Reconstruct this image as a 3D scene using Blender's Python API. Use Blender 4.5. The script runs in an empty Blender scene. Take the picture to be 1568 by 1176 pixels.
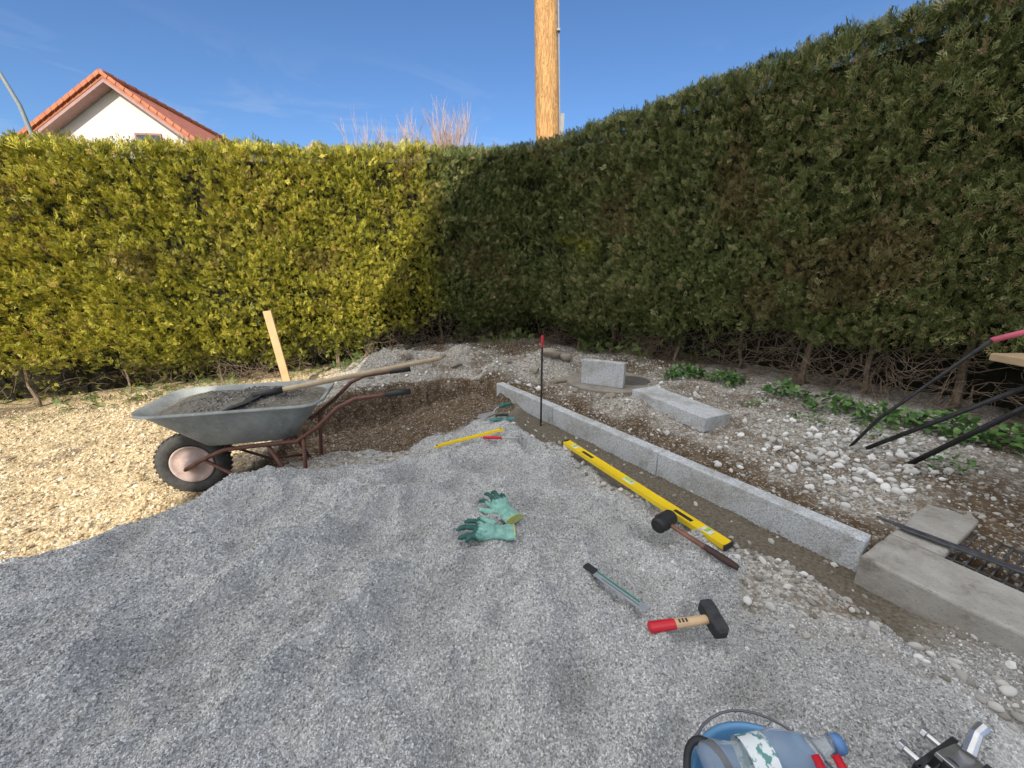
import bpy, bmesh, math, random
import numpy as np
from mathutils import Vector, Matrix, Euler
random.seed(7); rng=np.random.default_rng(7)
scene=bpy.context.scene
# ------------------------------------------------------------ helpers
def link(o,parent=None):
    scene.collection.objects.link(o)
    if parent is not None: o.parent=parent
    return o
def empty(name,loc=(0,0,0)):
    e=bpy.data.objects.new(name,None); e.location=loc; e.empty_display_size=.1
    return link(e)
class NT:
    def __init__(s,tree): s.t=tree; s.n=tree.nodes; s.l=tree.links
    def new(s,typ,**kw):
        n=s.n.new(typ)
        for k,v in kw.items(): setattr(n,k,v)
        return n
    def link(s,a,b): s.l.new(a,b)
def mk(name):
    m=bpy.data.materials.new(name); m.use_nodes=True
    t=NT(m.node_tree); b=m.node_tree.nodes['Principled BSDF']
    return m,t,b
def todiffuse(m,t,b):
    d=t.new('ShaderNodeBsdfDiffuse'); d.inputs['Roughness'].default_value=.6
    for s_,d_ in (('Base Color','Color'),('Normal','Normal')):
        if b.inputs[s_].is_linked: t.link(b.inputs[s_].links[0].from_socket,d.inputs[d_])
    t.link(d.outputs[0],t.n['Material Output'].inputs[0]); t.n.remove(b)
def ramp(t,fac,stops):
    r=t.new('ShaderNodeValToRGB')
    el=r.color_ramp.elements
    while len(el)<len(stops): el.new(.5)
    for e,(p,c) in zip(el,stops):
        e.position=p; e.color=(*c,1) if len(c)==3 else c
    t.link(fac,r.inputs[0]); return r.outputs[0]
def mix(t,fac,a,b,mode='MIX'):
    m=t.new('ShaderNodeMix',data_type='RGBA',blend_type=mode)
    for sock,v in ((m.inputs[0],fac),(m.inputs[6],a),(m.inputs[7],b)):
        if isinstance(v,(int,float)): sock.default_value=v
        elif isinstance(v,tuple): sock.default_value=(*v,1)
        else: t.link(v,sock)
    return m.outputs[2]
def noise(t,vec,scale,detail=3,rough=.6,dist=0):
    n=t.new('ShaderNodeTexNoise'); n.inputs['Scale'].default_value=scale
    n.inputs['Detail'].default_value=detail; n.inputs['Roughness'].default_value=rough
    n.inputs['Distortion'].default_value=dist
    t.link(vec,n.inputs['Vector']); return n.outputs['Fac']
def pmat(name,c1,c2=None,scale=20,rough=.7,bump=.2,metal=0,bscale=None,stops=None,dist=.01,coord='Object'):
    m,t,b=mk(name)
    tc=t.new('ShaderNodeTexCoord').outputs[coord]
    c2=c2 or tuple(x*.75 for x in c1)
    f=noise(t,tc,scale)
    col=ramp(t,f,stops or [(.3,c2),(.7,c1)])
    t.link(col,b.inputs['Base Color'])
    b.inputs['Roughness'].default_value=rough; b.inputs['Metallic'].default_value=metal
    if bump:
        bp=t.new('ShaderNodeBump'); bp.inputs['Strength'].default_value=bump; bp.inputs['Distance'].default_value=dist
        t.link(noise(t,tc,bscale or scale*3,2),bp.inputs['Height']); t.link(bp.outputs[0],b.inputs['Normal'])
    return m
class MB:
    def __init__(s): s.v=[];s.f=[];s.m=[]
    def add(s,vs,fs,mi=0):
        o=len(s.v); s.v+= [tuple(v) for v in vs]; s.f+=[tuple(i+o for i in f) for f in fs]; s.m+=[mi]*len(fs)
    def box(s,c,size,M=None,mi=0,taper=1.0):
        hx,hy,hz=[q/2 for q in size]; vs=[]
        for z in(-hz,hz):
            k=taper if z>0 else 1
            for x,y in((-hx,-hy),(hx,-hy),(hx,hy),(-hx,hy)): vs.append(Vector((x*k,y*k,z)))
        if M is not None: vs=[M@v for v in vs]
        vs=[v+Vector(c) for v in vs]
        s.add(vs,[(0,3,2,1),(4,5,6,7),(0,1,5,4),(1,2,6,5),(2,3,7,6),(3,0,4,7)],mi)
    def tube(s,pts,rad,seg=8,mi=0,cap=True,squash=None):
        pts=[Vector(p) for p in pts]; n=len(pts)
        if isinstance(rad,(int,float)): rad=[rad]*n
        vs=[];up=None
        for i,p in enumerate(pts):
            d=(pts[min(i+1,n-1)]-pts[max(i-1,0)]).normalized()
            if up is None: up=Vector((0,0,1)) if abs(d.z)<.9 else Vector((1,0,0))
            a=d.cross(up); 
            if a.length<1e-5: a=d.orthogonal()
            a.normalize(); b=a.cross(d).normalized(); up=b
            for k in range(seg):
                th=2*math.pi*k/seg
                vs.append(p+a*math.cos(th)*rad[i]+b*math.sin(th)*rad[i]*(squash or 1))
        fs=[]
        for i in range(n-1):
            for k in range(seg):
                k2=(k+1)%seg
                fs.append((i*seg+k,i*seg+k2,(i+1)*seg+k2,(i+1)*seg+k))
        if cap: fs.append(tuple(range(seg))[::-1]); fs.append(tuple((n-1)*seg+k for k in range(seg)))
        s.add(vs,fs,mi)
    def prism(s,poly,z0,z1,mi=0):
        n=len(poly); vs=[(x,y,z0) for x,y in poly]+[(x,y,z1) for x,y in poly]
        s.add(vs,[tuple(range(n))[::-1],tuple(range(n,2*n))]+[(i,(i+1)%n,n+(i+1)%n,n+i) for i in range(n)],mi)
    def build(s,name,mats,parent=None,bevel=0,smooth=False,matrix=None):
        me=bpy.data.meshes.new(name); me.from_pydata(s.v,[],s.f)
        for m in mats: me.materials.append(m)
        me.polygons.foreach_set('material_index',s.m)
        bm=bmesh.new(); bm.from_mesh(me); bmesh.ops.recalc_face_normals(bm,faces=bm.faces); bm.to_mesh(me); bm.free()
        if smooth: me.polygons.foreach_set('use_smooth',[True]*len(me.polygons))
        o=bpy.data.objects.new(name,me); link(o,parent)
        if matrix is not None: o.matrix_world=matrix
        if bevel:
            b=o.modifiers.new('bevel','BEVEL'); b.width=bevel; b.segments=2; b.limit_method='ANGLE'; b.angle_limit=math.radians(40)
        return o
def frame(origin,xdir):
    x=Vector(xdir); x.normalize(); z=Vector((0,0,1)); y=z.cross(x).normalized(); z=x.cross(y)
    M=Matrix((x,y,z)).transposed().to_4x4(); M.translation=Vector(origin); return M
def vnoise(x,y,sc,seed=0):
    x=np.asarray(x,float)*sc+1000; y=np.asarray(y,float)*sc+1000
    xi=np.floor(x).astype(np.int64); yi=np.floor(y).astype(np.int64); fx=x-xi; fy=y-yi
    fx=fx*fx*fx*(fx*(fx*6-15)+10); fy=fy*fy*fy*(fy*(fy*6-15)+10)
    def h(a,b):
        n=(a*374761393+b*668265263+seed*1442695041)&0xffffffff
        n=((n^(n>>13))*1274126177)&0xffffffff
        return ((n^(n>>16))&0xffff)/65535.
    return (h(xi,yi)*(1-fx)+h(xi+1,yi)*fx)*(1-fy)+(h(xi,yi+1)*(1-fx)+h(xi+1,yi+1)*fx)*fy
def fbm(x,y,sc,oct=4,seed=0,g=.5):
    a=1;s=0;t=0
    for i in range(oct): s=s+a*(vnoise(x,y,sc*2**i,seed+i*17)-.5)*2; t+=a; a*=g
    return s/t
def S(a,b,x):
    t=np.clip((x-a)/(b-a),0,1); return t*t*(3-2*t)
def sdpoly(x,y,poly):
    x=np.asarray(x,float);y=np.asarray(y,float)
    d=np.full(x.shape,1e9); ins=np.zeros(x.shape,bool); n=len(poly)
    for i in range(n):
        ax,ay=poly[i]; bx,by=poly[(i+1)%n]; ex,ey=bx-ax,by-ay
        t=np.clip(((x-ax)*ex+(y-ay)*ey)/(ex*ex+ey*ey),0,1)
        d=np.minimum(d,(x-ax-t*ex)**2+(y-ay-t*ey)**2)
        if ey!=0:
            c=((ay>y)!=(by>y))&(x<(bx-ax)*(y-ay)/ey+ax); ins^=c
    d=np.sqrt(d); return np.where(ins,-d,d)
def seg(x,y,a,b):
    ex,ey=b[0]-a[0],b[1]-a[1]; t=np.clip(((x-a[0])*ex+(y-a[1])*ey)/(ex*ex+ey*ey),0,1)
    return np.hypot(x-a[0]-t*ex,y-a[1]-t*ey)
# ------------------------------------------------------------ terrain
PILE=[(-2.15,1.36),(-1.75,1.74),(-1.40,2.12),(-1.06,2.28),(-.62,2.40),(-.5,2.8),(-.3,3.1),(-.02,3.05),(.2,2.75),(.45,2.35),(.9,1.42),(.98,1.13),(1.5,.8),(2.2,-1.5),(-3.6,-1.5),(-2.7,.5)]
BASIN=[(-1.9,2.4),(-2.0,3.3),(-1.5,3.72),(-.8,3.98),(-.2,3.95),(.1,3.3),(-.3,2.5)]
DENTS=[(-1.34,1.77,.13,.07),(-.56,2.0,.16,.065),(-1.75,1.55,.12,.05),(.1,1.75,.12,.045),(-.3,1.15,.14,.05),(.25,.85,.15,.045),(-.75,1.65,.15,.05),(.55,1.3,.1,.035),(-.15,.75,.12,.045),(-.6,.9,.1,.04),(.35,2.1,.12,.045),(-.15,2.2,.1,.05),(-1.0,1.0,.13,.05),(-.95,1.95,.1,.05),(.0,1.05,.1,.04),(.2,1.35,.08,.03),(.75,.85,.12,.04),(-.4,1.5,.09,.04),(.12,2.45,.1,.035)]
RIDGES=[((-.80,1.60),(-1.40,.70),.05),((-.45,2.15),(-.10,2.0),.03),((-1.15,1.95),(-.60,1.60),.035),((.0,1.9),(.25,1.5),.03),((-.55,1.25),(-.75,.65),.035),((.1,1.15),(.0,.6),.03),((.45,1.8),(.7,1.2),.025)]
def terrain(x,y,full=False):
    x=np.asarray(x,float); y=np.asarray(y,float)
    wx=x+.09*fbm(x,y,3,4,5); wy=y+.09*fbm(x,y,3,4,9)
    xp=wx+.2*(wy-2.3)
    base=-.2*S(-1.2,-2.0,xp)-.1*S(-2,-5,xp)
    q=(wx+.156)*.822+(wy-3.74)*.569; qs=(x+.156)*.822+(y-3.74)*.569
    s=(x+.156)*.569-(y-3.74)*.822
    right=S(.0,.04,qs)
    base=base+right*(.035+.11*S(.3,1.4,q))*S(-1.2,.2,s)
    base=base+.10*S(3.85,4.6,wy)*S(-2.2,-1.0,x)*(1-S(.4,1.2,x))
    base=base+.03*fbm(x,y,2.2,4,21)+.02*fbm(x,y,9,3,33)
    G=lambda cx,cy,rx,ry: np.exp(-(((wx-cx)/rx)**2+((wy-cy)/ry)**2))
    base=base+.20*G(-.55,4.6,.4,.3)+.18*G(-1.4,4.6,.45,.28)+.13*G(.35,4.4,.25,.25)+.09*G(1.0,3.05,.2,.25)-.05*G(.85,2.85,.15,.15)+.12*G(-1.0,4.25,.2,.12)+.05*G(.6,3.35,.15,.15)+.08*G(-.1,4.2,.18,.14)+.10*G(-1.9,4.0,.3,.2)+.05*S(3.95,4.3,wy)*fbm(x,y,5,3,37)*(x<.6)
    dd_=np.exp(-(np.hypot(x-1.02,y-3.92)/.52)**4); base=base*(1-dd_)+.055*dd_
    bd=sdpoly(wx,wy,BASIN)
    bas=1-S(-.055,.005,bd)
    zb=-.31+.24*S(-1.4,-.3,x)+.04*fbm(x,y,5,4,3)
    base=base+.06*np.exp(-((bd-.12)/.13)**2)*S(3.0,3.5,y)
    base=base*(1-bas)+zb*bas
    tr=(S(-.36,-.27,q)*(1-S(.0,.03,qs)))*S(.2,.5,s)*(1-S(3.0,3.3,s))
    pd=sdpoly(wx,wy,PILE)
    base=base-.18*S(-.02,-.2,pd)
    n1=fbm(x,y,1.9,3,51); n2=fbm(wx,wy,4.5,3,61)
    rg=1-np.abs(fbm(x*.8+y*.3,y-.5*x,3.2,2,97)); rg2=1-np.abs(fbm(wx*.7-wy*.7,wy*.9,6.5,2,99))
    pz=.03+.06*np.exp(-(((x+1.1)/.8)**2+((y-1.75)/.7)**2))+.045*n1+.046*n2+.018*fbm(x,y,12,3,71)+.075*(rg-.8)+.05*(rg2-.8)
    fu=np.abs(((wx*.83-wy*.55+.12*fbm(x,y,1.5,2,88))*3.0)%1-.5)*2
    pz=pz+.03*(fu-.5)*S(-.3,-1.0,x)*S(-.05,-.25,pd)
    dk=.7*S(.05,.5,-n2)+.3*S(.1,.5,-n1)+.4*S(.3,.0,fu)*S(-.3,-1.0,x)+.6*S(.2,.6,fbm(wx,wy,9,3,64))
    for a_0,b_0,hh in RIDGES:
        e=seg(x+.035*fbm(x,y,4,2,8),y,a_0,b_0); pz=pz+hh*np.exp(-np.abs(e/.055)**1.4)-.4*hh*np.exp(-((e-.14)/.06)**2); dk=dk-.6*np.exp(-(e/.05)**2)
    for a,b,r,h in DENTS:
        e=np.exp(-(((wx-a)*.8)**2+(wy-b)**2)/(r*r)*1.6); pz=pz-h*e+h*.35*np.exp(-((np.hypot(wx-a,wy-b)-r*1.25)**2)/(r*r*.15)); dk=dk+e*(.75 if b>1.4 else .2)
    pz=pz-.62*np.maximum(0,pd+.03)-.03*S(-.35,0,pd)
    z=np.maximum(base,pz)
    grey=S(-.012,.008,pz-base)
    z=z*(1-tr)+(-.05+.010*fbm(x,y,12,3,14))*tr
    grey=grey*(1-S(.2,.8,tr))
    nearr=S(2.85,3.1,s)*S(-.7,-.3,q)
    if not full: return z
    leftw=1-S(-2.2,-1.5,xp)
    cut=np.exp(-((bd+.02)/.09)**2)
    dirt=bas*1.5+nearr*.6+right*(1-nearr)*(.25+.75*np.exp(-((q-.2)/.22)**2))*S(-.4,.4,s)+1.6*cut*S(2.9,3.2,y)+.5*S(3.9,4.9,wy)*S(-2,-1.2,x)+.55*fbm(x,y,2.6,4,44)
    dirt=np.clip(dirt,0,1)*(1-tr)*(1-.85*leftw*(1-bas))
    dirt=dirt+.45*S(.12,.45,fbm(x,y,1.3,4,66))*leftw*S(1.2,2.2,y)
    spill=S(.0,.35,fbm(x,y,4,3,91)+.12-np.maximum(0,pd)*2.5)*(1-S(.0,.45,pd))*(1-S(.3,.9,tr))
    grey=np.maximum(grey,spill*.6*(x>-1.0))
    damp_relief=np.clip(dk*.45,0,1)*grey  # damp, plus relief put into the colour: hollows darker, ridges paler
    return z,grey,dirt,tr,leftw,q,s,bd,pd,damp_relief
def axis(segs):
    out=[]
    for a,b,st in segs:
        n=max(1,int(round((b-a)/st))); out+=list(np.linspace(a,b,n,endpoint=False))
    out.append(segs[-1][1]); return np.array(out)
xs=axis([(-300,-60,60),(-60,-12,8),(-12,-5,.35),(-5,-2.6,.04),(-2.6,2.4,.0145),(2.4,4,.035),(4,12,.5),(12,60,8),(60,300,60)])
ys=axis([(-60,-8,10),(-8,-.5,.5),(-.5,.45,.05),(.45,2.8,.0135),(2.8,4.4,.018),(4.4,6.4,.045),(6.4,12,.5),(12,60,8),(60,400,60)])
X,Y=np.meshgrid(xs,ys)
Z,GR,DI,TR,LW,Q,SS,BD,PD,DMP_REL=terrain(X,Y,True)
far=S(8,14,np.hypot(X,Y)); Z=Z*(1-far)-.1*far
nx,ny=len(xs),len(ys)
def npmesh(name,co,faces,mats,smooth=False,col=None):
    me=bpy.data.meshes.new(name); k=faces.shape[1]
    me.vertices.add(len(co)); me.vertices.foreach_set('co',np.ascontiguousarray(co,np.float32).ravel())
    me.loops.add(faces.size); me.loops.foreach_set('vertex_index',np.ascontiguousarray(faces,np.int32).ravel())
    me.polygons.add(len(faces)); me.polygons.foreach_set('loop_start',np.arange(0,faces.size,k,dtype=np.int32)); me.polygons.foreach_set('loop_total',np.full(len(faces),k,np.int32))
    me.polygons.foreach_set('use_smooth',np.full(len(faces),smooth,bool))
    me.update(calc_edges=True)
    if col is not None:
        at=me.attributes.new('col','FLOAT_VECTOR','FACE'); at.data.foreach_set('vector',np.ascontiguousarray(col,np.float32).ravel())
    for m in mats: me.materials.append(m)
    return me
i=np.arange(nx*ny).reshape(ny,nx)
quads=np.stack([i[:-1,:-1],i[:-1,1:],i[1:,1:],i[1:,:-1]],-1).reshape(-1,4)
me=npmesh('ground',np.stack([X,Y,Z],-1).reshape(-1,3),quads,[],True)
at=me.attributes.new('damp_relief','FLOAT','POINT'); at.data.foreach_set('value',DMP_REL.ravel().astype(np.float32))
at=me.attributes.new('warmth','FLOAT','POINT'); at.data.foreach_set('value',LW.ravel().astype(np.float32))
ca=me.color_attributes.new('zone','FLOAT_COLOR','POINT')
grass=S(7,9,np.hypot(X,Y))
ca.data.foreach_set('color',np.stack([GR,DI,TR,grass],-1).reshape(-1).astype(np.float32))
ground=link(bpy.data.objects.new('ground',me))
m,t,b=mk('ground_mat')
pos=t.new('ShaderNodeNewGeometry').outputs['Position']
za=t.new('ShaderNodeAttribute',attribute_name='zone'); da=t.new('ShaderNodeAttribute',attribute_name='damp_relief'); wa=t.new('ShaderNodeAttribute',attribute_name='warmth')
sep=t.new('ShaderNodeSeparateColor'); t.link(za.outputs['Color'],sep.inputs[0])
def voro(sc,feature='F1'):
    v=t.new('ShaderNodeTexVoronoi',feature=feature); v.inputs['Scale'].default_value=sc; t.link(pos,v.inputs['Vector']); return v
def cellval(v):
    sp=t.new('ShaderNodeSeparateColor'); t.link(v.outputs['Color'],sp.inputs[0]); return sp.outputs[0]
v1=voro(210); greyc=ramp(t,cellval(v1),[(0,(.34,.34,.33)),(.4,(.48,.478,.47)),(.8,(.60,.598,.588)),(1,(.75,.748,.735))])
dmul=t.new('ShaderNodeMath',operation='MULTIPLY'); t.link(da.outputs['Fac'],dmul.inputs[0]); dmul.inputs[1].default_value=.55
greyc=mix(t,dmul.outputs[0],greyc,(.30,.28,.25))
v3=voro(95)
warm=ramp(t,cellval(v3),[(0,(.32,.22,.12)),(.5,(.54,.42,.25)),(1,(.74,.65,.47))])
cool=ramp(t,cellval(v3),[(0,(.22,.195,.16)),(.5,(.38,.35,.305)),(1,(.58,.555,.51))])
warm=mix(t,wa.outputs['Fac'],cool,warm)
n20=noise(t,pos,17,4,.7)
dirtc=ramp(t,n20,[(.3,(.058,.039,.024)),(.5,(.12,.084,.054)),(.72,(.23,.18,.13))])
dirtc=mix(t,ramp(t,cellval(v3),[(.82,(0,0,0)),(.88,(.6,.6,.6))]),dirtc,(.42,.38,.32))
n60=noise(t,pos,60,3,.7)
wet=ramp(t,n60,[(.3,(.10,.085,.06)),(.55,(.18,.155,.12)),(.8,(.28,.25,.21))])
dfac=t.new('ShaderNodeMath',operation='ADD'); t.link(sep.outputs[1],dfac.inputs[0])
dd=t.new('ShaderNodeMath',operation='MULTIPLY_ADD'); t.link(n20,dd.inputs[0]); dd.inputs[1].default_value=1.1; dd.inputs[2].default_value=-.55
t.link(dd.outputs[0],dfac.inputs[1]); dfs=ramp(t,dfac.outputs[0],[(.2,(0,0,0)),(.6,(1,1,1))])
c=mix(t,dfs,warm,dirtc)
c=mix(t,sep.outputs[0],c,greyc)
c=mix(t,sep.outputs[2],c,wet)
c=mix(t,za.outputs['Alpha'],c,(.07,.10,.025))
t.link(c,b.inputs['Base Color'])
def mm(op,a,bv):
    n=t.new('ShaderNodeMath',operation=op)
    for k,v in enumerate((a,bv)):
        if isinstance(v,(int,float)): n.inputs[k].default_value=v
        else: t.link(v,n.inputs[k])
    return n.outputs[0]
h=mm('ADD',mm('MULTIPLY',v1.outputs['Distance'],-.3),mm('MULTIPLY',v3.outputs['Distance'],-.4))
h=mm('ADD',h,mm('MULTIPLY',n60,.6))
bp=t.new('ShaderNodeBump'); bp.inputs['Strength'].default_value=.8; bp.inputs['Distance'].default_value=.012
t.link(h,bp.inputs['Height']); t.link(bp.outputs[0],b.inputs['Normal'])
todiffuse(m,t,b); me.materials.append(m)
# ------------------------------------------------------------ masses of small things, baked to single meshes
def e2m(R):
    cx,cy,cz=np.cos(R).T; sx,sy,sz=np.sin(R).T
    M=np.empty((len(R),3,3))
    M[:,0,0]=cy*cz; M[:,0,1]=sx*sy*cz-cx*sz; M[:,0,2]=cx*sy*cz+sx*sz
    M[:,1,0]=cy*sz; M[:,1,1]=sx*sy*sz+cx*cz; M[:,1,2]=cx*sy*sz-sx*cz
    M[:,2,0]=-sy; M[:,2,1]=sx*cy; M[:,2,2]=cx*cy
    return M
def cramp(v,stops):
    p=[s[0] for s in stops]; return np.stack([np.interp(v,p,[s[1][k] for s in stops]) for k in range(3)],-1)
def attrmat(name,rough=.9,spec=.2,diff=False):
    m,t,b=mk(name); a=t.new('ShaderNodeAttribute',attribute_name='col'); t.link(a.outputs['Vector'],b.inputs['Base Color'])
    b.inputs['Roughness'].default_value=rough; b.inputs['Specular IOR Level'].default_value=spec
    if diff: todiffuse(m,t,b)
    return m
def scatter(name,P,M,SC,protos,mat,col,parent=None,smooth=False,jit=.0):
    if M.ndim==2: M=e2m(M)
    P=np.asarray(P); SC=np.asarray(SC)
    if SC.ndim==1: SC=np.stack([SC]*3,-1)
    idx=rng.integers(0,len(protos),len(P)); CO=[];FA=[];RN=[];off=0
    for k,(pv,pf) in enumerate(protos):
        m_=idx==k; n=m_.sum()
        if n==0: continue
        v=np.matmul((pv[None]*SC[m_][:,None,:]),M[m_].transpose(0,2,1))+P[m_][:,None,:]
        CO.append(v.reshape(-1,3)); FA.append((pf[None]+(np.arange(n)*len(pv))[:,None,None]).reshape(-1,pf.shape[1])+off)
        cc=np.repeat(col[m_],len(pf),0)
        if jit: cc=cc*rng.uniform(1-jit,1+jit,(len(cc),1))
        RN.append(cc); off+=n*len(pv)
    me=npmesh(name,np.concatenate(CO),np.concatenate(FA),[mat],smooth,np.concatenate(RN))
    return link(bpy.data.objects.new(name,me),parent)
def rockverts(sub,seed,flat=.7):
    bm=bmesh.new()
    if sub==0:
        for v in ((1,0,0),(-1,0,0),(0,1,0),(0,-1,0),(0,0,1),(0,0,-1)): bm.verts.new(v)
        bm.verts.ensure_lookup_table()
        for f in ((0,2,4),(2,1,4),(1,3,4),(3,0,4),(2,0,5),(1,2,5),(3,1,5),(0,3,5)): bm.faces.new([bm.verts[i] for i in f])
    else: bmesh.ops.create_icosphere(bm,subdivisions=sub,radius=1)
    r=random.Random(seed)
    if sub==0:
        for v in bm.verts: v.co=v.co*r.uniform(.75,1.25)+Vector((r.gauss(0,.25),r.gauss(0,.25),r.gauss(0,.25)))
    else:
        pl=[(Vector((r.gauss(0,1),r.gauss(0,1),r.gauss(0,1))).normalized(),r.uniform(.55,.85)) for _ in range(9)]
        for v in bm.verts:
            for nrm,d in pl:
                k=v.co.dot(nrm)
                if k>d: v.co-=nrm*(k-d)*.9
    sx,sy=r.uniform(.8,1.25),r.uniform(.65,1.0)
    for v in bm.verts: v.co=Vector((v.co.x*sx,v.co.y*sy,v.co.z*flat))
    bm.verts.index_update()
    V=np.array([v.co[:] for v in bm.verts]); F=np.array([[v.index for v in f.verts] for f in bm.faces]); bm.free(); return V,F
def rockobj(name,mat,sub,seed):
    V,F=rockverts(sub,seed,.65); me=npmesh(name,V,F,[mat],True); return bpy.data.objects.new(name,me)
stm=attrmat('stone_mat',diff=True)
cg=[rockverts(0,k,.8) for k in range(8)]
cw=[rockverts(1,20+k,.65) for k in range(6)]
cwh=[rockverts(2,40+k,.62) for k in range(8)]
N=430000
u=rng.random(N); r=np.exp(np.log(.55)+u*(np.log(3.6)-np.log(.55))); th=rng.uniform(-1.15,1.05,N)
gx=r*np.sin(th); gy=r*np.cos(th)
T=terrain(gx,gy,True); z,g,tr,dm=T[0],T[1],T[3],T[9]
keep=(rng.random(N)<np.maximum(g*.95,.03)*(1-tr)*np.clip(r/1.6,.2,1)*(1-.35*dm))&(gy>.25)
gx,gy,z,r,dm=gx[keep],gy[keep],z[keep],r[keep],dm[keep]; n=len(gx)
sz=rng.uniform(.0020,.0044,n)*(1+.12*r)*np.where(rng.random(n)<.02,1.6,1)
col=cramp(rng.random(n),[(0,(.23,.23,.225)),(.2,(.41,.41,.40)),(.7,(.60,.598,.59)),(1,(.84,.838,.825))])*(1-.3*dm)[:,None]
scatter('fine_gravel',np.stack([gx,gy,z+.001],-1),rng.uniform(0,6.28,(n,3)),sz,cg,stm,col)
def coarse(name,N,x0,x1,y0,y1,prob,smin,smax,pro,colf,pw=2.5,zoff=.2,smooth=False):
    px=rng.uniform(x0,x1,N); py=rng.uniform(y0,y1,N)
    T=terrain(px,py,True); k=rng.random(N)<prob(px,py,*T)
    px,py,pz=px[k],py[k],T[0][k]; n=len(px)
    s=smin+(smax-smin)*rng.random(n)**pw
    R=np.stack([rng.normal(0,.4,n),rng.normal(0,.4,n),rng.uniform(0,6.28,n)],-1)
    return scatter(name,np.stack([px,py,pz+s*zoff],-1),R,np.stack([s,s*rng.uniform(.75,1,n),s],-1),pro,stm,colf(rng.random(n),T[4][k]),smooth=smooth)
def inh(px,py): return (py<6.2-1.28*(px-.33)+.25)&(py<5.9+.416*(px+.4)+.25)
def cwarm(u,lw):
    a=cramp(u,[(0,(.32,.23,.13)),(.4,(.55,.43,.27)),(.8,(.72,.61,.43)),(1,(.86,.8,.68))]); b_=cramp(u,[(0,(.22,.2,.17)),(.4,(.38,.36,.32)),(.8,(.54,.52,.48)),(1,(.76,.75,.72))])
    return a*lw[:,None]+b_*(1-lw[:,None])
coarse('coarse_gravel',80000,-6.5,3.4,.6,5.9,lambda x,y,z,g,d,tr,lw,q,s,bd,pd,dm:(np.where(lw>.3,.8,np.where((q>.05)&(s>-.3),.85,.5))*(1-g)*(1-.85*tr)*(1-.82*np.clip(d,0,1)))*np.where(bd<0,.45,1)*inh(x,y),.005,.020,cw,cwarm,2.2)
def notshaft(x,y): return (~((x-1.42)*.5-(y-1.34)*.86>-.0)|((x-1.42)*.87+(y-1.34)*.49<-.02))
def pw_(x,y,z,g,d,tr,lw,q,s,bd,pd,dm):
    c=np.exp(-(((x-2.08)/.42)**2+((y-2.2)/.36)**2))*1.5
    c+=.16*np.exp(-((q-.95)/.5)**2)*(q>.1)*(s>0)*S(-.25,.25,fbm(x,y,2,3,77))
    c+=.16*(y>3.7)*(x>-1.9)*(x<.4)*S(-.2,.3,fbm(x,y,2,3,78))*(bd>0)
    return c*(1-.9*tr)*inh(x,y)*notshaft(x,y)
wcol=lambda u,lw:cramp(u,[(0,(.32,.31,.28)),(.3,(.52,.51,.48)),(.7,(.70,.69,.67)),(1,(.84,.83,.82))])
coarse('white_pebbles',17000,-1.9,3.2,.6,5.0,pw_,.007,.032,cwh,wcol,2.2,.3,True)
def pw2(x,y,z,g,d,tr,lw,q,s,bd,pd,dm):
    c=.8*np.exp(-(sdpoly(x,y,[(.95,1.5),(1.05,1.15),(1.5,.85),(1.75,.7)])/.13)**2)*S(-.3,.3,fbm(x,y,5,2,12))
    c+=.5*(np.abs(q+.36)<.05)*(s>0)
    return c*(1-.9*tr)*notshaft(x,y)
coarse('river_pebbles',9000,-.2,2.1,.5,3.2,pw2,.005,.023,cwh,lambda u,lw:cramp(u,[(0,(.26,.245,.215)),(.4,(.42,.40,.365)),(.8,(.6,.585,.55)),(1,(.78,.77,.75))]),2.6,.3,True)
# ------------------------------------------------------------ hedges
lm=attrmat('thuja_mat',.42,.5)
def spray(seed):
    r=random.Random(seed); V=[];F=[]
    def kite(p,ang,L,w,dz):
        d=Vector((math.sin(ang),math.cos(ang),0)); n=Vector((d.y,-d.x,0)); p=Vector(p); o=len(V)
        for q in (p,p+d*L*.5+n*w+Vector((0,0,dz*.4)),p+d*L+Vector((0,0,dz)),p+d*L*.5-n*w+Vector((0,0,dz*.4))): V.append(q[:])
        F.append((o,o+1,o+2,o+3))
    for i in range(6):
        y=.06+i*.14; sd=1 if i%2 else -1
        a=sd*r.uniform(.4,.75); L=(1.08-y)*r.uniform(.5,.8); z=r.uniform(-.2,.2)
        kite((0,y,0),a,L,.036,z)
        d=Vector((math.sin(a),math.cos(a),0)); q=d*L*.45
        kite((q.x,y+q.y,z*.45),a-.6*sd,L*r.uniform(.4,.65),.03,r.uniform(-.12,.12))
    kite((0,0,0),0,.6,.035,0); kite((0,.5,0),r.uniform(-.2,.2),.6,.040,-.06)
    return np.array(V),np.array(F)
cs=[spray(k) for k in range(8)]
def orient(G):
    G=G/np.linalg.norm(G,axis=1,keepdims=True); n=len(G)
    A=rng.normal(size=(n,3)); Xa=np.cross(G,A); Xa/=np.linalg.norm(Xa,axis=1,keepdims=True); Za=np.cross(Xa,G)
    return np.stack([Xa,G,Za],-1)
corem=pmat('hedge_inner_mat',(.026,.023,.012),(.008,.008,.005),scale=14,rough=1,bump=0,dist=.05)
twm=pmat('twig_mat',(.34,.26,.19),(.14,.10,.07),scale=30,rough=.9,bump=0)
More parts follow.
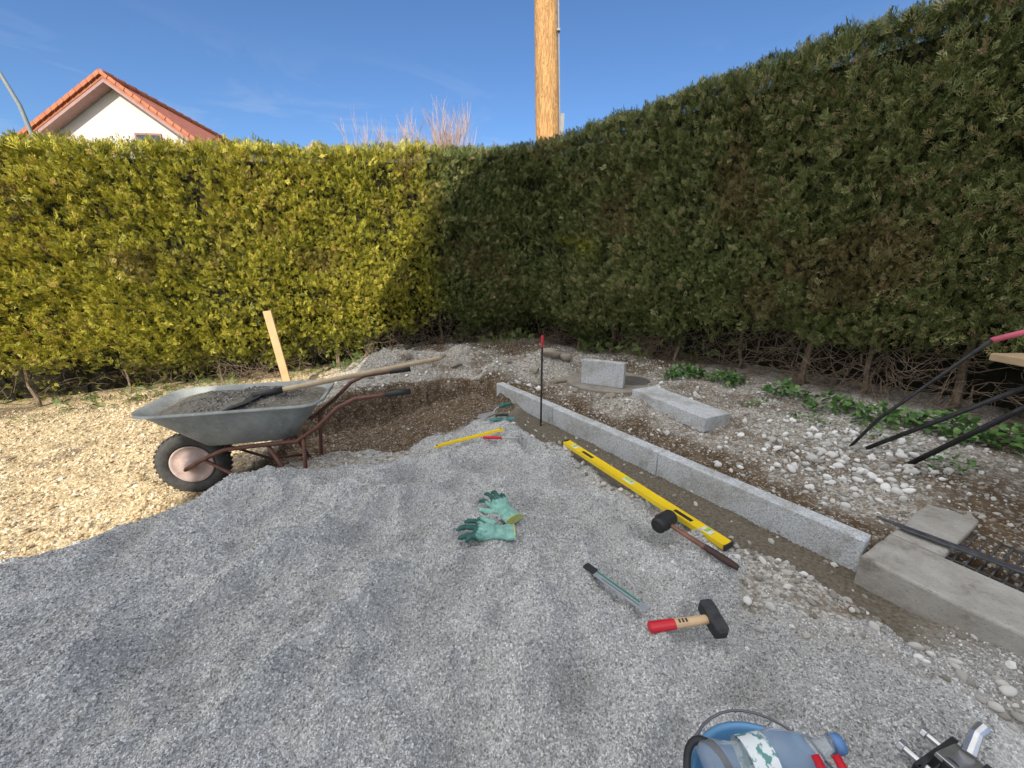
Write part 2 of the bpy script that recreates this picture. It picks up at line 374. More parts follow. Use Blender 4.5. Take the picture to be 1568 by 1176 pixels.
class Path:
    def __init__(s,P):
        P=np.array(P,float)
        for _ in range(2):
            Q=[P[0]]
            for a,b in zip(P[:-1],P[1:]): Q+= [a*.75+b*.25,a*.25+b*.75]
            Q.append(P[-1]); P=np.array(Q)
        s.P=P; d=np.hypot(*(P[1:,:2]-P[:-1,:2]).T); s.s=np.concatenate([[0],np.cumsum(d)]); s.L=s.s[-1]
    def at(s,t):
        v=[np.interp(t,s.s,s.P[:,k]) for k in range(4)]
        e=.15; a=[np.interp(np.clip(t+e,0,s.L),s.s,s.P[:,k])-np.interp(np.clip(t-e,0,s.L),s.s,s.P[:,k]) for k in range(2)]
        l=np.hypot(*a); tx,ty=a[0]/l,a[1]/l
        return v[0],v[1],v[2],v[3],ty,-tx
pal_sunlit=[(0,(.10,.12,.02)),(.35,(.26,.265,.03)),(.7,(.48,.45,.05)),(.93,(.68,.59,.09)),(1,(.48,.3,.1))]
pal_shaded=[(0,(.052,.076,.024)),(.35,(.11,.145,.042)),(.7,(.195,.23,.07)),(.93,(.38,.37,.16)),(1,(.32,.22,.12))]
def hedge(name,P,nface,ntop,holes,stems,dens_s,sunny,spots=[]):
    root=empty(name); pa=Path(P)
    t=np.arange(0,pa.L,.08); x,y,top,bs,nx_,ny_=pa.at(t)
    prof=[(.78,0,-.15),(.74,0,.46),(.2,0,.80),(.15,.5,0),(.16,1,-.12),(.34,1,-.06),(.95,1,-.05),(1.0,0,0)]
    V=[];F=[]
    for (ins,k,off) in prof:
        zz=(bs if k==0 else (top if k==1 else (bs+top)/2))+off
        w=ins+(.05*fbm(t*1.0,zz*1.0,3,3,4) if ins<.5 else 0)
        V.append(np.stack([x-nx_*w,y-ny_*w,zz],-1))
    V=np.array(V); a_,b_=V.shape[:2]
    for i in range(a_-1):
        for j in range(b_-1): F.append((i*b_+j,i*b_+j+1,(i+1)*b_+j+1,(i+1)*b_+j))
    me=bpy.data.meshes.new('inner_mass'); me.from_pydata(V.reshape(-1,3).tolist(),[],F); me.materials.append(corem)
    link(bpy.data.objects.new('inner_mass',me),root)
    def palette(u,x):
        k=(np.zeros_like(x) if not sunny else 1-S(-1.35,-.75,x))[:,None]  # sun and shade put into leaf colour, blended where the house shadow falls
        return cramp(u,pal_sunlit)*k+cramp(u,pal_shaded)*(1-k)
    tt=rng.random(nface*3)*pa.L; kk=rng.random(nface*3)<dens_s(tt/pa.L); tt=tt[kk][:nface]
    n=len(tt); x,y,top,bs,nx_,ny_=pa.at(tt); hh=rng.random(n)
    topn=top+.035*fbm(tt,tt*0,2.2,3,31)+.02*fbm(tt,tt*0,9,2,32)
    z=bs+.03+(topn-bs+.03)*hh
    rag=.34+.40*fbm(tt,tt*0,1.7,3,7); hz=z-bs
    keep=rng.random(n)<np.clip(.09+S(rag-.22,rag+.15,hz),0,1)
    gap=S(.25,.5,fbm(tt,z,3.5,3,19)); keep&=rng.random(n)>gap*.6
    for (hx,hy,hzz,rx,rz) in holes:
        e=((x-hx)**2+(y-hy)**2)/rx**2+(z-hzz)**2/rz**2
        keep&=rng.random(n)>np.exp(-e*e)*.97
    bul=.10*fbm(tt,z,1.3,3,12)+.09*fbm(tt,z,5,2,13)+.04*fbm(tt,z,11,2,14)+.07*np.exp(-((hz-.95)/.45)**2)
    rec=.38*(1-S(.0,.6,hz))+.10*S(-.22,0,z-topn)**2+.05*gap
    dep=rng.random(n)**1.3*.14
    off=bul-rec-dep
    p=np.stack([x+nx_*off,y+ny_*off,z],-1)
    G=np.stack([nx_*.7,ny_*.7,np.full(n,.6)],-1)+rng.normal(0,.45,(n,3))
    G[:,2]+=.8*S(-.2,0,z-topn)-.5*(1-S(.1,.5,hz))
    R=orient(G); sc=rng.uniform(.05,.09,n)*(1+.4*(rng.random(n)<.08))
    big=fbm(tt,z,.9,3,71); br=S(.28,.5,fbm(tt,z,1.6,4,72))
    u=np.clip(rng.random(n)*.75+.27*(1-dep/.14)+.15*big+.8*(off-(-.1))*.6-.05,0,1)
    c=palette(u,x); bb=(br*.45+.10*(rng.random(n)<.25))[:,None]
    c=c*(1-bb)+np.array([.22,.14,.07])*bb
    for (hx,hy,hzz,rx) in spots:
        e=np.exp(-((((x-hx)**2+(y-hy)**2)+((z-hzz)*1.6)**2)/rx**2))[:,None]*.8; c=c*(1-e)+np.array([.42,.42,.05])*e
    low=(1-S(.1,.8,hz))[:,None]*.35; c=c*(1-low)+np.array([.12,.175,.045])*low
    p,R,sc,c=p[keep],R[keep],sc[keep],c[keep]
    tt=rng.random(ntop)*pa.L; x,y,top,bs,nx_,ny_=pa.at(tt); w=rng.random(ntop)**1.5*.7
    z=top-.07+.035*fbm(tt,tt*0,2.2,3,31)+.04*fbm(tt,w,2.5,3,5)+.06*rng.random(ntop)**2
    p2=np.stack([x-nx_*w,y-ny_*w,z],-1); G=np.stack([nx_*.2,ny_*.2,np.full(ntop,1.)],-1)+rng.normal(0,.5,(ntop,3))
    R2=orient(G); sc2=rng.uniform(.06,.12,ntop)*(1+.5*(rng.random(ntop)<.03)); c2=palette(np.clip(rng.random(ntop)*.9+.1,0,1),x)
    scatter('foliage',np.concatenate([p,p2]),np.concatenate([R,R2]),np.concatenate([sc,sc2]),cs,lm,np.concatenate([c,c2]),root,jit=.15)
    mb=MB()
    for k in range(stems):
        tt=(k+random.random()*.6)*pa.L/stems; x,y,top,bs,nx_,ny_=[float(q) for q in pa.at(tt)]
        o=random.uniform(.3,.5); r0=random.uniform(.012,.035); px,py,pz=x-nx_*o,y-ny_*o,bs-.08
        mb.tube([(px+random.gauss(0,.02),py+random.gauss(0,.02),pz+q*.16) for q in range(6)],[r0*(1-.08*q) for q in range(6)],6)
    def twig(p,d,L,r):
        pts=[Vector(p)]; d=Vector(d).normalized()
        for q in range(6):
            d=(d+Vector((random.gauss(0,.3),random.gauss(0,.3),random.gauss(0,.3)))).normalized(); pts.append(pts[-1]+d*L/6)
        mb.tube([tuple(q) for q in pts],[r*(1-.13*q) for q in range(7)],4,cap=False)
        return pts
    for tt in np.linspace(0,pa.L,stems*16):
        h=random.uniform(.05,.5); x,y,top,bs,nx_,ny_=[float(q) for q in pa.at(tt)]
        pp=twig((x-nx_*.36,y-ny_*.36,bs+h),(nx_+random.gauss(0,.8),ny_+random.gauss(0,.8),random.gauss(.1,.5)),random.uniform(.25,.45),random.uniform(.002,.005))
        for q in (2,4): twig(pp[q],(nx_+random.gauss(0,1),ny_+random.gauss(0,1),random.gauss(0,.8)),.2,.0018)
    for (hx,hy,hz_,rx,rz) in holes:
        tq=pa.s[np.argmin((pa.P[:,0]-hx)**2+(pa.P[:,1]-hy)**2)]
        _,_,_,bs,nx_,ny_=[float(q) for q in pa.at(tq)]
        for _ in range(int(220*rx)):
            a=random.uniform(-1,1)*rx; p=(hx-nx_*.36-ny_*a,hy-ny_*.36+nx_*a,hz_+random.uniform(-1,1)*rz)
            pp=twig(p,(nx_*1.2+random.gauss(0,.7),ny_*1.2+random.gauss(0,.7),random.gauss(0,.6)),random.uniform(.25,.5),random.uniform(.002,.006))
            twig(pp[3],(nx_+random.gauss(0,1),ny_+random.gauss(0,1),random.gauss(0,.8)),.2,.002)
    mb.build('bare_twigs',[twm],root)
    return root
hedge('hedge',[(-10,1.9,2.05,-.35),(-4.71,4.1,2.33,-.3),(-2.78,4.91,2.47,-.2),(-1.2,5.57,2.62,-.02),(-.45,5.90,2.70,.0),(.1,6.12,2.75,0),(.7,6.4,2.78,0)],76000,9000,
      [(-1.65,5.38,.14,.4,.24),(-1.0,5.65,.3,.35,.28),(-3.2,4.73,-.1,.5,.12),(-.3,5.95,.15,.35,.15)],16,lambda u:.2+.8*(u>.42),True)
hedge('hedge',[(-.75,5.92,2.68,0),(-.1,6.08,2.75,0),(.4,6.0,2.79,0),(.8,5.62,2.80,-.02),(1.8,4.32,2.82,.1),(2.5,3.42,2.82,.15),(3.33,2.35,2.82,.08),(4.6,.73,2.82,.02),(5.6,-.55,2.8,0)],98000,9000,
      [(2.25,3.75,.44,.5,.30),(2.7,3.2,.36,.4,.24),(3.1,2.6,.34,.55,.34),(1.55,4.62,.3,.3,.16),(.5,5.85,.12,.4,.14)],18,lambda u:np.where(u<.78,1,.3),False,[(.95,5.42,1.45,.16),(.7,5.7,1.55,.1)])
# ------------------------------------------------------------ low plants
def leafproto(seed,lobed=False):
    n=7; V=[]
    for k in range(n+1):
        y=k/n; w=.42*math.sin(math.pi*min(1,y*.92+.06))**.8*(1-.25*y)
        if lobed and k%2: w*=.72
        V+=[(-w,y,.12*math.sin(y*3)+.1*w),(0,y,.12*math.sin(y*3)),(w,y,.12*math.sin(y*3)+.1*w)]
    F=[]
    for k in range(n): F+=[(3*k,3*k+1,3*k+4,3*k+3),(3*k+1,3*k+2,3*k+5,3*k+4)]
    return np.array(V),np.array(F)
wm=attrmat('weed_mat',.5,.4); gpal=[(0,(.04,.11,.025)),(.6,(.085,.19,.045)),(1,(.16,.27,.08))]
cl=[leafproto(k,k%2==0) for k in range(3)]
def weeds(name,blobs,dens=900,s0=.025,s1=.055,h=.12):
    P=[]
    for (x,y,rx,ry) in blobs:
        n=int(dens*rx*ry*3.14); a=rng.uniform(0,6.28,n); rr=np.sqrt(rng.random(n))
        px=x+rx*rr*np.cos(a); py=y+ry*rr*np.sin(a); P.append(np.stack([px,py,terrain(px,py)+rng.random(n)*h*(1-.7*rr)+.01],-1))
    P=np.concatenate(P); n=len(P); G=np.stack([rng.normal(0,1,n),rng.normal(0,1,n),rng.normal(.35,.4,n)],-1)
    G/=np.linalg.norm(G,axis=1,keepdims=True); A=np.tile([[0,0,1.]],(n,1))+rng.normal(0,.25,(n,3)); Xa=np.cross(G,A); Xa/=np.linalg.norm(Xa,axis=1,keepdims=True)
    scatter(name,P,np.stack([Xa,G,np.cross(Xa,G)],-1),rng.uniform(s0,s1,n),cl,wm,cramp(rng.random(n),gpal))
weeds('strawberry_plants',[(1.75,3.85,.2,.15),(2.05,3.62,.18,.13)],2200,.03,.06,.15)
weeds('leafy_weeds',[(2.35,3.2,.2,.12),(2.5,2.9,.2,.13),(2.65,2.62,.22,.13),(2.9,2.4,.2,.2),(3.05,2.15,.15,.2)],1500,.03,.065,.18)
weeds('leafy_weeds',[(2.45,1.98,.15,.12),(2.45,2.4,.14,.15),(2.15,2.65,.14,.12),(2.0,3.0,.12,.1)],900,.018,.035,.06)
P=[]
for (x,y,rx,ry) in [(-4.0,4.2,.9,.10),(-2.4,4.9,.5,.10),(1.2,4.8,.3,.08),(-.1,5.7,.4,.1)]:
    n=int(170*rx); a=rng.uniform(-1,1,n); px=x+rx*a; py=y+rx*a*(.42 if x<0 else -1.1)+rng.normal(0,ry,n); P.append(np.stack([px,py,terrain(px,py)+rng.random(n)*.14+.02],-1))
P=np.concatenate(P); n=len(P)
scatter('hedge_foot_shoots',P,orient(np.stack([rng.normal(0,.6,n),-.5+rng.normal(0,.5,n),.6+rng.normal(0,.4,n)],-1)),rng.uniform(.07,.13,n),cs,lm,cramp(rng.random(n),[(0,(.07,.12,.03)),(1,(.17,.23,.06))]))
# ------------------------------------------------------------ kerb and stones
def granite(name,c1=(.56,.58,.60),c2=(.42,.44,.46)):
    m,t,b=mk(name); tc=t.new('ShaderNodeTexCoord').outputs['Object']
    v=t.new('ShaderNodeTexVoronoi'); v.inputs['Scale'].default_value=260; t.link(tc,v.inputs['Vector'])
    sp=t.new('ShaderNodeSeparateColor'); t.link(v.outputs['Color'],sp.inputs[0])
    c=ramp(t,sp.outputs[0],[(0,(.24,.25,.27)),(.2,c2),(.7,c1),(1,(.68,.7,.71))])
    st=ramp(t,noise(t,tc,6,5,.65),[(.35,(.66,.62,.56)),(.55,(1,1,1))])
    t.link(mix(t,1.0,c,st,'MULTIPLY'),b.inputs['Base Color']); b.inputs['Roughness'].default_value=.8
    bp=t.new('ShaderNodeBump'); bp.inputs['Strength'].default_value=.25; bp.inputs['Distance'].default_value=.003
    t.link(noise(t,tc,160,3),bp.inputs['Height']); t.link(bp.outputs[0],b.inputs['Normal']); return m
gran=granite('granite_mat')
K0=Vector((-.156,3.74,0)); kd=Vector((.569,-.822,0)).normalized(); kn=Vector((.822,.569,0)).normalized()
Ls=[.86,1.0,1.005]; s0=0
for k,Lk in enumerate(Ls):
    mb=MB(); mb.box((0,0,0),(Lk-.003,.08,.25))
    cc=K0+kd*(s0+Lk/2)+kn*.04; mb.build('kerb_stone',[gran],bevel=.005,matrix=frame((cc.x,cc.y,.108-.125-(0.001*k)),kd)); s0+=Lk
mb=MB(); mb.box((0,0,0),(.42,.08,.245)); mb.build('granite_block',[gran],bevel=.006,matrix=frame((.90,3.75,.088+.1225),(.88,-.48,.0)))
mb=MB(); mb.box((0,0,0),(.76,.26,.11)); mb.build('granite_block',[gran],bevel=.006,matrix=frame((1.32,2.98,.135),(.40,-.90,.0)))
def concrete(name,c1,c2,dirt):
    m,t,b=mk(name); tc=t.new('ShaderNodeNewGeometry').outputs['Position']
    f=noise(t,tc,9,6,.7); c=ramp(t,f,[(.28,dirt),(.45,c2),(.7,c1)])
    v=t.new('ShaderNodeTexVoronoi'); v.inputs['Scale'].default_value=70; t.link(tc,v.inputs['Vector'])
    c=mix(t,1,c,ramp(t,v.outputs['Distance'],[(0,(.6,.58,.55)),(.25,(1,1,1))]),'MULTIPLY')
    t.link(c,b.inputs['Base Color']); b.inputs['Roughness'].default_value=.92
    bp=t.new('ShaderNodeBump'); bp.inputs['Strength'].default_value=.6; bp.inputs['Distance'].default_value=.01
    t.link(noise(t,tc,45,5,.7),bp.inputs['Height']); t.link(bp.outputs[0],b.inputs['Normal']); return m
conc=concrete('concrete_mat',(.45,.43,.395),(.34,.32,.285),(.18,.155,.125))
concl=concrete('concrete_light_mat',(.54,.53,.50),(.44,.43,.40),(.28,.265,.24))
darkm=pmat('dark_iron_mat',(.06,.06,.065),(.025,.025,.025),scale=30,rough=.6,bump=.2,metal=.4)
mb=MB()
mb.prism([(1.02+.45*math.cos(2*math.pi*k/48)*(1+.012*math.sin(k*1.3)),3.92+.41*math.sin(2*math.pi*k/48)*(1+.012*math.sin(k*.9))) for k in range(48)],.0,.088,0)
mb.prism([(1.22+.20*math.cos(2*math.pi*k/30),3.9+.18*math.sin(2*math.pi*k/30)) for k in range(30)],.07,.094,1)
mb.build('shaft_cover',[concrete('cover_mat',(.34,.31,.27),(.25,.225,.19),(.15,.13,.1)),pmat('dark_concrete_mat',(.13,.12,.11),(.07,.062,.058),scale=12)],bevel=.008)
mst=pmat('rubble_mat',(.40,.36,.3),(.24,.2,.15),scale=9,rough=.95,bump=.6,dist=.01)
for k,(x,y,s) in enumerate([(.43,4.35,.13),(.62,4.45,.12),(.25,4.15,.09),(.48,3.95,.08),(-.62,4.25,.08),(-1.2,4.4,.09),(-.1,4.5,.08),(.15,4.7,.07),(.62,3.65,.05),(.9,3.42,.06),(1.2,3.5,.05),(-.35,4.1,.06),(-1.55,4.1,.07),(-.8,4.45,.06)]):
    o=rockobj('rubble_stone',mst,3,70+k); link(o); o.scale=(s,s*.8,s*.8); o.location=(x,y,float(terrain(x,y))+s*.2); o.rotation_euler=(0,.1,k)
# ------------------------------------------------------------ light shaft
a_=Vector((.87,.49,0)).normalized(); b_=Vector((.5,-.866,0)); b_=(b_-a_*b_.dot(a_)).normalized(); O=Vector((1.42,1.34,0))
def AB(a,b): p=O+a_*a+b_*b; return (p.x,p.y)
shaft=empty('light_shaft')
mb=MB()
fr=random.Random(4)
def rough(p0,p1,n,amp): return [(p0[0]+(p1[0]-p0[0])*k/n+fr.uniform(-amp,amp),p0[1]+(p1[1]-p0[1])*k/n+fr.uniform(-amp,amp)) for k in range(1,n)]
mb.prism([AB(0,0)]+rough(AB(0,0),AB(0,1.6),16,.007)+[AB(0,1.6),AB(.28,1.6),AB(.28,0)]+rough(AB(.28,0),AB(0,0),4,.005),-.3,.080)
mb.prism([AB(.284,0),AB(.284,.17),AB(2.2,.17),AB(2.2,0)]+rough(AB(2.2,0),AB(.284,0),16,.008),-.3,.082)
mb.prism([AB(1.35,.174),AB(1.35,1.6),AB(2.2,1.6),AB(2.2,.174)],-.3,.079)
mb.build('frame',[conc],shaft,bevel=.010)
mb=MB(); mb.prism([AB(.2,.1),AB(.2,1.6),AB(1.4,1.6),AB(1.4,.1)],-.5,-.45); mb.build('shaft_floor',[pmat('shaft_dark',(.03,.027,.024))],shaft)
mb=MB()
for k in range(23):
    p=O+a_*.82+b_*(.19+k*.034); mb.box((p.x,p.y,.050),(1.08,.006,.03),frame((0,0,0),a_).to_3x3())
for k in range(6):
    p=O+a_*(.32+.16*k)+b_*.57; mb.box((p.x,p.y,.052),(.006,.8,.026),frame((0,0,0),a_).to_3x3())
mb.build('grate',[pmat('grate_steel',(.16,.15,.15),(.07,.065,.06),scale=30,rough=.5,metal=.3,bump=0)],shaft)
mb=MB(); p=O+a_*1.26+b_*.70; mb.box((p.x,p.y,.115),(1.0,.80,.055),frame((0,0,0),(a_.x,a_.y,.03)).to_3x3())
mb.build('concrete_slab',[concl],bevel=.008)
mb=MB(); mb.box((0,0,0),(.62,.035,.008)); mb.add([(-.31,-.0175,-.004),(-.31,.0175,-.004),(-.42,.012,-.004),(-.31,-.0175,.004),(-.31,.0175,.004),(-.42,.012,.004)],[(0,1,2),(3,5,4),(0,2,5,3),(1,4,5,2)])
mb.build('iron_bar',[pmat('steel_grey',(.2,.21,.23),(.1,.1,.12),scale=20,rough=.45,metal=.7,bump=.1)],bevel=.001,matrix=frame((1.93,1.23,.10),(.47,-.62,.0)))
# ------------------------------------------------------------ steel rod, stake
redp=pmat('red_paint',(.65,.04,.06),(.5,.03,.04))
mb=MB(); mb.tube([(.24,3.03,-.3),(.236,3.03,.64)],.008,8,0); mb.tube([(.236,3.03,.64),(.236,3.03,.70)],.011,8,1); mb.tube([(.2355,3.03,.61),(.2355,3.03,.635)],.0095,8,1)
mb.build('marking_rod',[darkm,redp])
wood=pmat('fresh_wood',(.62,.44,.24),(.48,.32,.16),scale=6,rough=.75,bump=.15)
mb=MB(); zz=-.20; mb.box((0,0,.38),(.085,.03,1.16))
mb.build('wooden_stake',[wood],bevel=.003,matrix=Matrix.Translation((-2.69,4.54,zz-.02))@Euler((.0,-.1,.2)).to_matrix().to_4x4())
# ------------------------------------------------------------ spirit level
ylw=pmat('yellow_paint',(.85,.62,.02),(.8,.56,.015),scale=8,rough=.4,bump=.03)
blk=pmat('black_rubber',(.03,.03,.032),(.015,.015,.015),scale=30,rough=.6,bump=.15)
grn=pmat('vial_green',(.35,.62,.1),(.3,.55,.08),rough=.2,bump=0)
wht=pmat('white_plastic',(.75,.75,.72),(.65,.65,.62),rough=.4,bump=0)
def tmax(x,y,r=.04): return max(float(terrain(x+a,y+c)) for a in(-r,0,r) for c in (-r,r))
la=Vector((.367,2.47,.06)); lb=Vector((.931,1.42,.055)); L=(lb-la).length
mb=MB(); mb.box((0,0,0),(L-.02,.044,.018),mi=0)
for sgn in(-1,1): mb.box((0,sgn*.0245,0),(L-.02,.006,.026),mi=0)
mb.box((0,0,.0105),(.07,.036,.004),mi=1); mb.tube([(-.025,0,.014),(.025,0,.014)],.008,10,2)
for ex in(-.49,.49): mb.box((ex,0,.0105),(.05,.036,.004),mi=1); mb.tube([(ex,-.015,.014),(ex,.015,.014)],.007,10,2)
for ex in(-.36,.36): mb.box((ex,0,.0095),(.1,.022,.002),mi=3)
for sgn in(-1,1): mb.box((sgn*(L/2-.003),0,0),(.006,.057,.028),mi=3)
mb.build('spirit_level',[ylw,wht,grn,blk],bevel=.0012,matrix=frame((la+lb)/2,lb-la))
# ------------------------------------------------------------ mallet
hd=pmat('handle_brown',(.24,.10,.06),(.12,.05,.03),scale=15,rough=.5,bump=.1)
H=Vector((.70,1.555,.085)); E=Vector((.905,1.30,.05)); L=(E-H).length
mb=MB(); mb.tube([(0,-.062,0),(0,-.055,0),(0,-.05,0),(0,.05,0),(0,.055,0),(0,.062,0)],[.028,.034,.036,.036,.034,.028],20,0)
mb.tube([(0,-.022,0),(0,.022,0)],.0385,20,0)
mb.tube([(-.045,0,0),(.02,0,0),(.06,0,0),(.15,0,-.001),(L-.13,0,0)],[.012,.013,.012,.0135,.014],12,1,squash=.8)
mb.tube([(L-.14,0,0),(L-.12,0,0),(L-.03,0,0),(L,0,0)],[.014,.0165,.017,.013],12,2,squash=.85)
mb.build('rubber_mallet',[blk,hd,pmat('grip_dark',(.06,.03,.025))],bevel=.001,matrix=frame(H,E-H))
# ------------------------------------------------------------ club hammer
steel=pmat('forged_black',(.06,.06,.065),(.035,.035,.035),scale=40,rough=.5,metal=.4,bump=.2)
ash=pmat('ash_wood',(.68,.47,.27),(.56,.36,.2),scale=10,rough=.5,bump=.05)
red=pmat('red_lacquer',(.62,.02,.035),(.55,.015,.025),rough=.35,bump=0)
E=Vector((.452,1.02,.0)); H=Vector((.675,1.045,.0)); E.z=min(tmax(.5,1.02)+.02,.09); H.z=E.z+.012; L=(H-E).length
mb=MB(); mb.tube([(0,0,0),(.004,0,0),(.04,0,0),(.09,0,0)],[.012,.0185,.019,.0175],14,1,squash=.8)
mb.tube([(.09,0,0),(.14,0,0),(L+.024,0,0)],[.0173,.0155,.0145],14,0,squash=.8)
hp=[(-.058,.015),(-.05,.0215),(-.02,.0225),(0,.0215),(.02,.0225),(.05,.0215),(.058,.015)]
for (y0,w0),(y1,w1) in zip(hp[:-1],hp[1:]):
    vs=[(L+sx*w,yy,sz*w) for yy,w in((y0,w0),(y1,w1)) for sx,sz in((-1,-1),(1,-1),(1,1),(-1,1))]
    fs=[(0,1,5,4),(1,2,6,5),(2,3,7,6),(3,0,4,7)]
    if y0==hp[0][0]: fs.append((0,3,2,1))
    if y1==hp[-1][0]: fs.append((4,5,6,7))
    mb.add(vs,fs,2)
for k in range(3): mb.box((.105+.012*k,0,.0133),(.006,.012,.001),mi=2)
mb.build('club_hammer',[ash,red,steel],matrix=frame(E,H-E)@Matrix.Rotation(.18,4,'X'))
# ------------------------------------------------------------ steel ruler
A=Vector((.295,1.30,.0)); B=Vector((.47,1.09,.0)); zz=max(tmax(A.x+(B.x-A.x)*f_,A.y+(B.y-A.y)*f_,.02) for f_ in np.linspace(0,1,9))+.008; A.z=B.z=zz; L=(B-A).length
mb=MB(); mb.box((0,0,0),(L,.03,.003),mi=0); mb.box((.0,.009,.002),(L*.75,.008,.0012),mi=1); mb.box((-L*.42,0,.004),(.05,.032,.006),mi=2); mb.box((L*.1,-.006,.002),(L*.6,.002,.001),mi=2)
mb.build('steel_ruler',[pmat('brushed_steel',(.6,.62,.62),(.5,.52,.52),rough=.35,metal=.6,bump=0),pmat('green_label',(.05,.25,.16),rough=.5,bump=0),blk],bevel=.0006,matrix=frame((A+B)/2,B-A))
# ------------------------------------------------------------ folding rule, small hammer, trowel
mb=MB()
P0=Vector((-.54,2.50,.0)); P1=Vector((-.06,2.61,.0)); P0.z=max(tmax(-.54,2.5),0)+.01; P1.z=max(tmax(-.06,2.61),tmax(-.2,2.58))+.01; L=(P1-P0).length
for k in range(3): mb.box((-.0+ .005*k,.004*k-.004,-.004+.004*k),(L-.012*k,.024,.0037),mi=0)
for k in range(2): mb.tube([(-L/2+.02+k*(L-.04),0,.004),(-L/2+.02+k*(L-.04),0,.0085)],.006,10,1)
mb.build('folding_rule',[ylw,steel],bevel=.0008,matrix=frame((P0+P1)/2,P1-P0))
gst=pmat('grey_steel',(.5,.5,.52),(.4,.4,.4),rough=.4,metal=.5,bump=0)
mb=MB(); mb.tube([(0,0,0),(.06,0,.002),(.13,0,0)],[.010,.012,.009],10,0); mb.tube([(.13,0,0),(.25,0,0)],.006,8,1); mb.box((.26,0,0),(.026,.022,.022),mi=1); mb.tube([(.26,.01,0),(.26,.05,0)],[.011,.012],10,1); mb.tube([(.26,-.01,0),(.26,-.055,-.004)],[.011,.003],8,1)
mb.build('small_hammer',[red,gst],matrix=frame((-.2,2.50,max(tmax(-.2,2.5),tmax(.07,2.49),tmax(-.07,2.5))+.012),(.3,-.01,0)))
tz=tmax(-.2,2.98,.08)+.008
mb=MB(); mb.add([(0,0,0),(.05,.05,.0),(.17,.02,.0),(.17,-.02,0),(.05,-.05,0),(0,0,.003),(.05,.05,.003),(.17,.02,.003),(.17,-.02,.003),(.05,-.05,.003)],[(4,3,2,1,0),(5,6,7,8,9),(0,1,6,5),(1,2,7,6),(2,3,8,7),(3,4,9,8),(4,0,5,9)],0)
mb.tube([(.16,0,.003),(.19,0,.03),(.22,0,.035)],.005,8,0); mb.tube([(.22,0,.035),(.27,0,.036),(.34,0,.03)],[.012,.016,.012],10,1)
mb.build('trowel',[gst,pmat('teal_grip',(.03,.18,.16),bump=0)],matrix=frame((-.28,2.95,tz),(.28,.22,.02)))
mb=MB(); mb.box((0,0,0),(.2,.05,.006),mi=0); mb.tube([(-.05,0,.03),(0,0,.035),(.05,0,.03)],.011,8,1)
mb.build('hand_float',[pmat('teal_plastic',(.08,.28,.27),bump=0),blk],bevel=.001,matrix=frame((-.08,2.88,tmax(-.08,2.88,.08)+.005),(.3,.05,0)))
# ------------------------------------------------------------ work gloves
def glovemat():
    m,t,b=mk('glove_mat'); tc=t.new('ShaderNodeTexCoord').outputs['Object']
    sx=t.new('ShaderNodeSeparateXYZ'); t.link(tc,sx.inputs[0])
    a=t.new('ShaderNodeMath',operation='MULTIPLY_ADD'); t.link(noise(t,tc,22,3),a.inputs[0]); a.inputs[1].default_value=.14; t.link(sx.outputs[0],a.inputs[2])
    f=ramp(t,a.outputs[0],[(.195,(0,0,0)),(.215,(1,1,1))])
    rib=t.new('ShaderNodeTexWave'); rib.inputs['Scale'].default_value=90; t.link(tc,rib.inputs[0])
    c=mix(t,f,(.28,.55,.47),(.03,.13,.115)); c=mix(t,1,c,ramp(t,noise(t,tc,40,4,.7),[(.3,(.62,.62,.6)),(.6,(1,1,1))]),'MULTIPLY'); t.link(c,b.inputs['Base Color']); b.inputs['Roughness'].default_value=.75
    bp=t.new('ShaderNodeBump'); bp.inputs['Strength'].default_value=.5; bp.inputs['Distance'].default_value=.002; t.link(rib.outputs['Fac'],bp.inputs['Height']); t.link(bp.outputs[0],b.inputs['Normal'])
    return m
gm=glovemat(); gy_=pmat('cuff_trim',(.62,.62,.2),bump=0)
def glove(loc,xdir,flip=1,seed=1,sc=1.0):
    r=random.Random(seed); mb=MB()
    mb.tube([(0,0,.014),(.02,0,.015),(.055,0,.016),(.07,.0,.018),(.10,0,.022),(.135,.0,.019),(.145,0,.014)],[.042,.043,.036,.037,.045,.044,.036],20,0,squash=.42)
    for y,L,base,da in((-.034,.062,.125,-.1),(-.012,.078,.135,.05),(.012,.072,.135,-.02),(.034,.055,.125,.12)):
        a=r.uniform(-.1,.1)+y*7+da; pts=[];R=[]
        cu=r.uniform(.005,.03)
        for q in range(7):
            u=q/6; pts.append((base-.02+ (L+.02)*u*math.cos(a),(y+(L+.02)*u*math.sin(a))*flip,.018+cu*math.sin(u*2.6)-.008*u)); R.append(.0115*(1-.18*u) if q<6 else .006)
        mb.tube(pts,R,10,0,squash=.85)
    pts=[(.07,-.03*flip,.02),(.085,-.052*flip,.022),(.108,-.072*flip,.022),(.128,-.082*flip,.018),(.136,-.085*flip,.016)]
    mb.tube(pts,[.017,.015,.013,.011,.006],10,0,squash=.85)
    M=frame(loc,xdir)@Matrix.Scale(sc,4)
    root=empty('work_glove')
    o=mb.build('fabric',[gm],root,matrix=M)
    rm=o.modifiers.new('r','REMESH'); rm.mode='VOXEL'; rm.voxel_size=.0024; rm.use_smooth_shade=True
    sm=o.modifiers.new('s','SMOOTH'); sm.iterations=4
    dt=bpy.data.textures.new('crease','CLOUDS'); dt.noise_scale=.022
    dm=o.modifiers.new('d','DISPLACE'); dm.texture=dt; dm.strength=.009; dm.texture_coords='LOCAL'
    mb=MB(); mb.tube([(-.002,0,.014),(.002,0,.014)],[.0432,.0434],24,0,squash=.43); mb.build('cuff_edge',[gy_],root,matrix=M)
def gz(x,y): return float(np.mean([float(terrain(x+a,y+c)) for a in(-.09,0,.09) for c in (-.04,.04)]))+.012
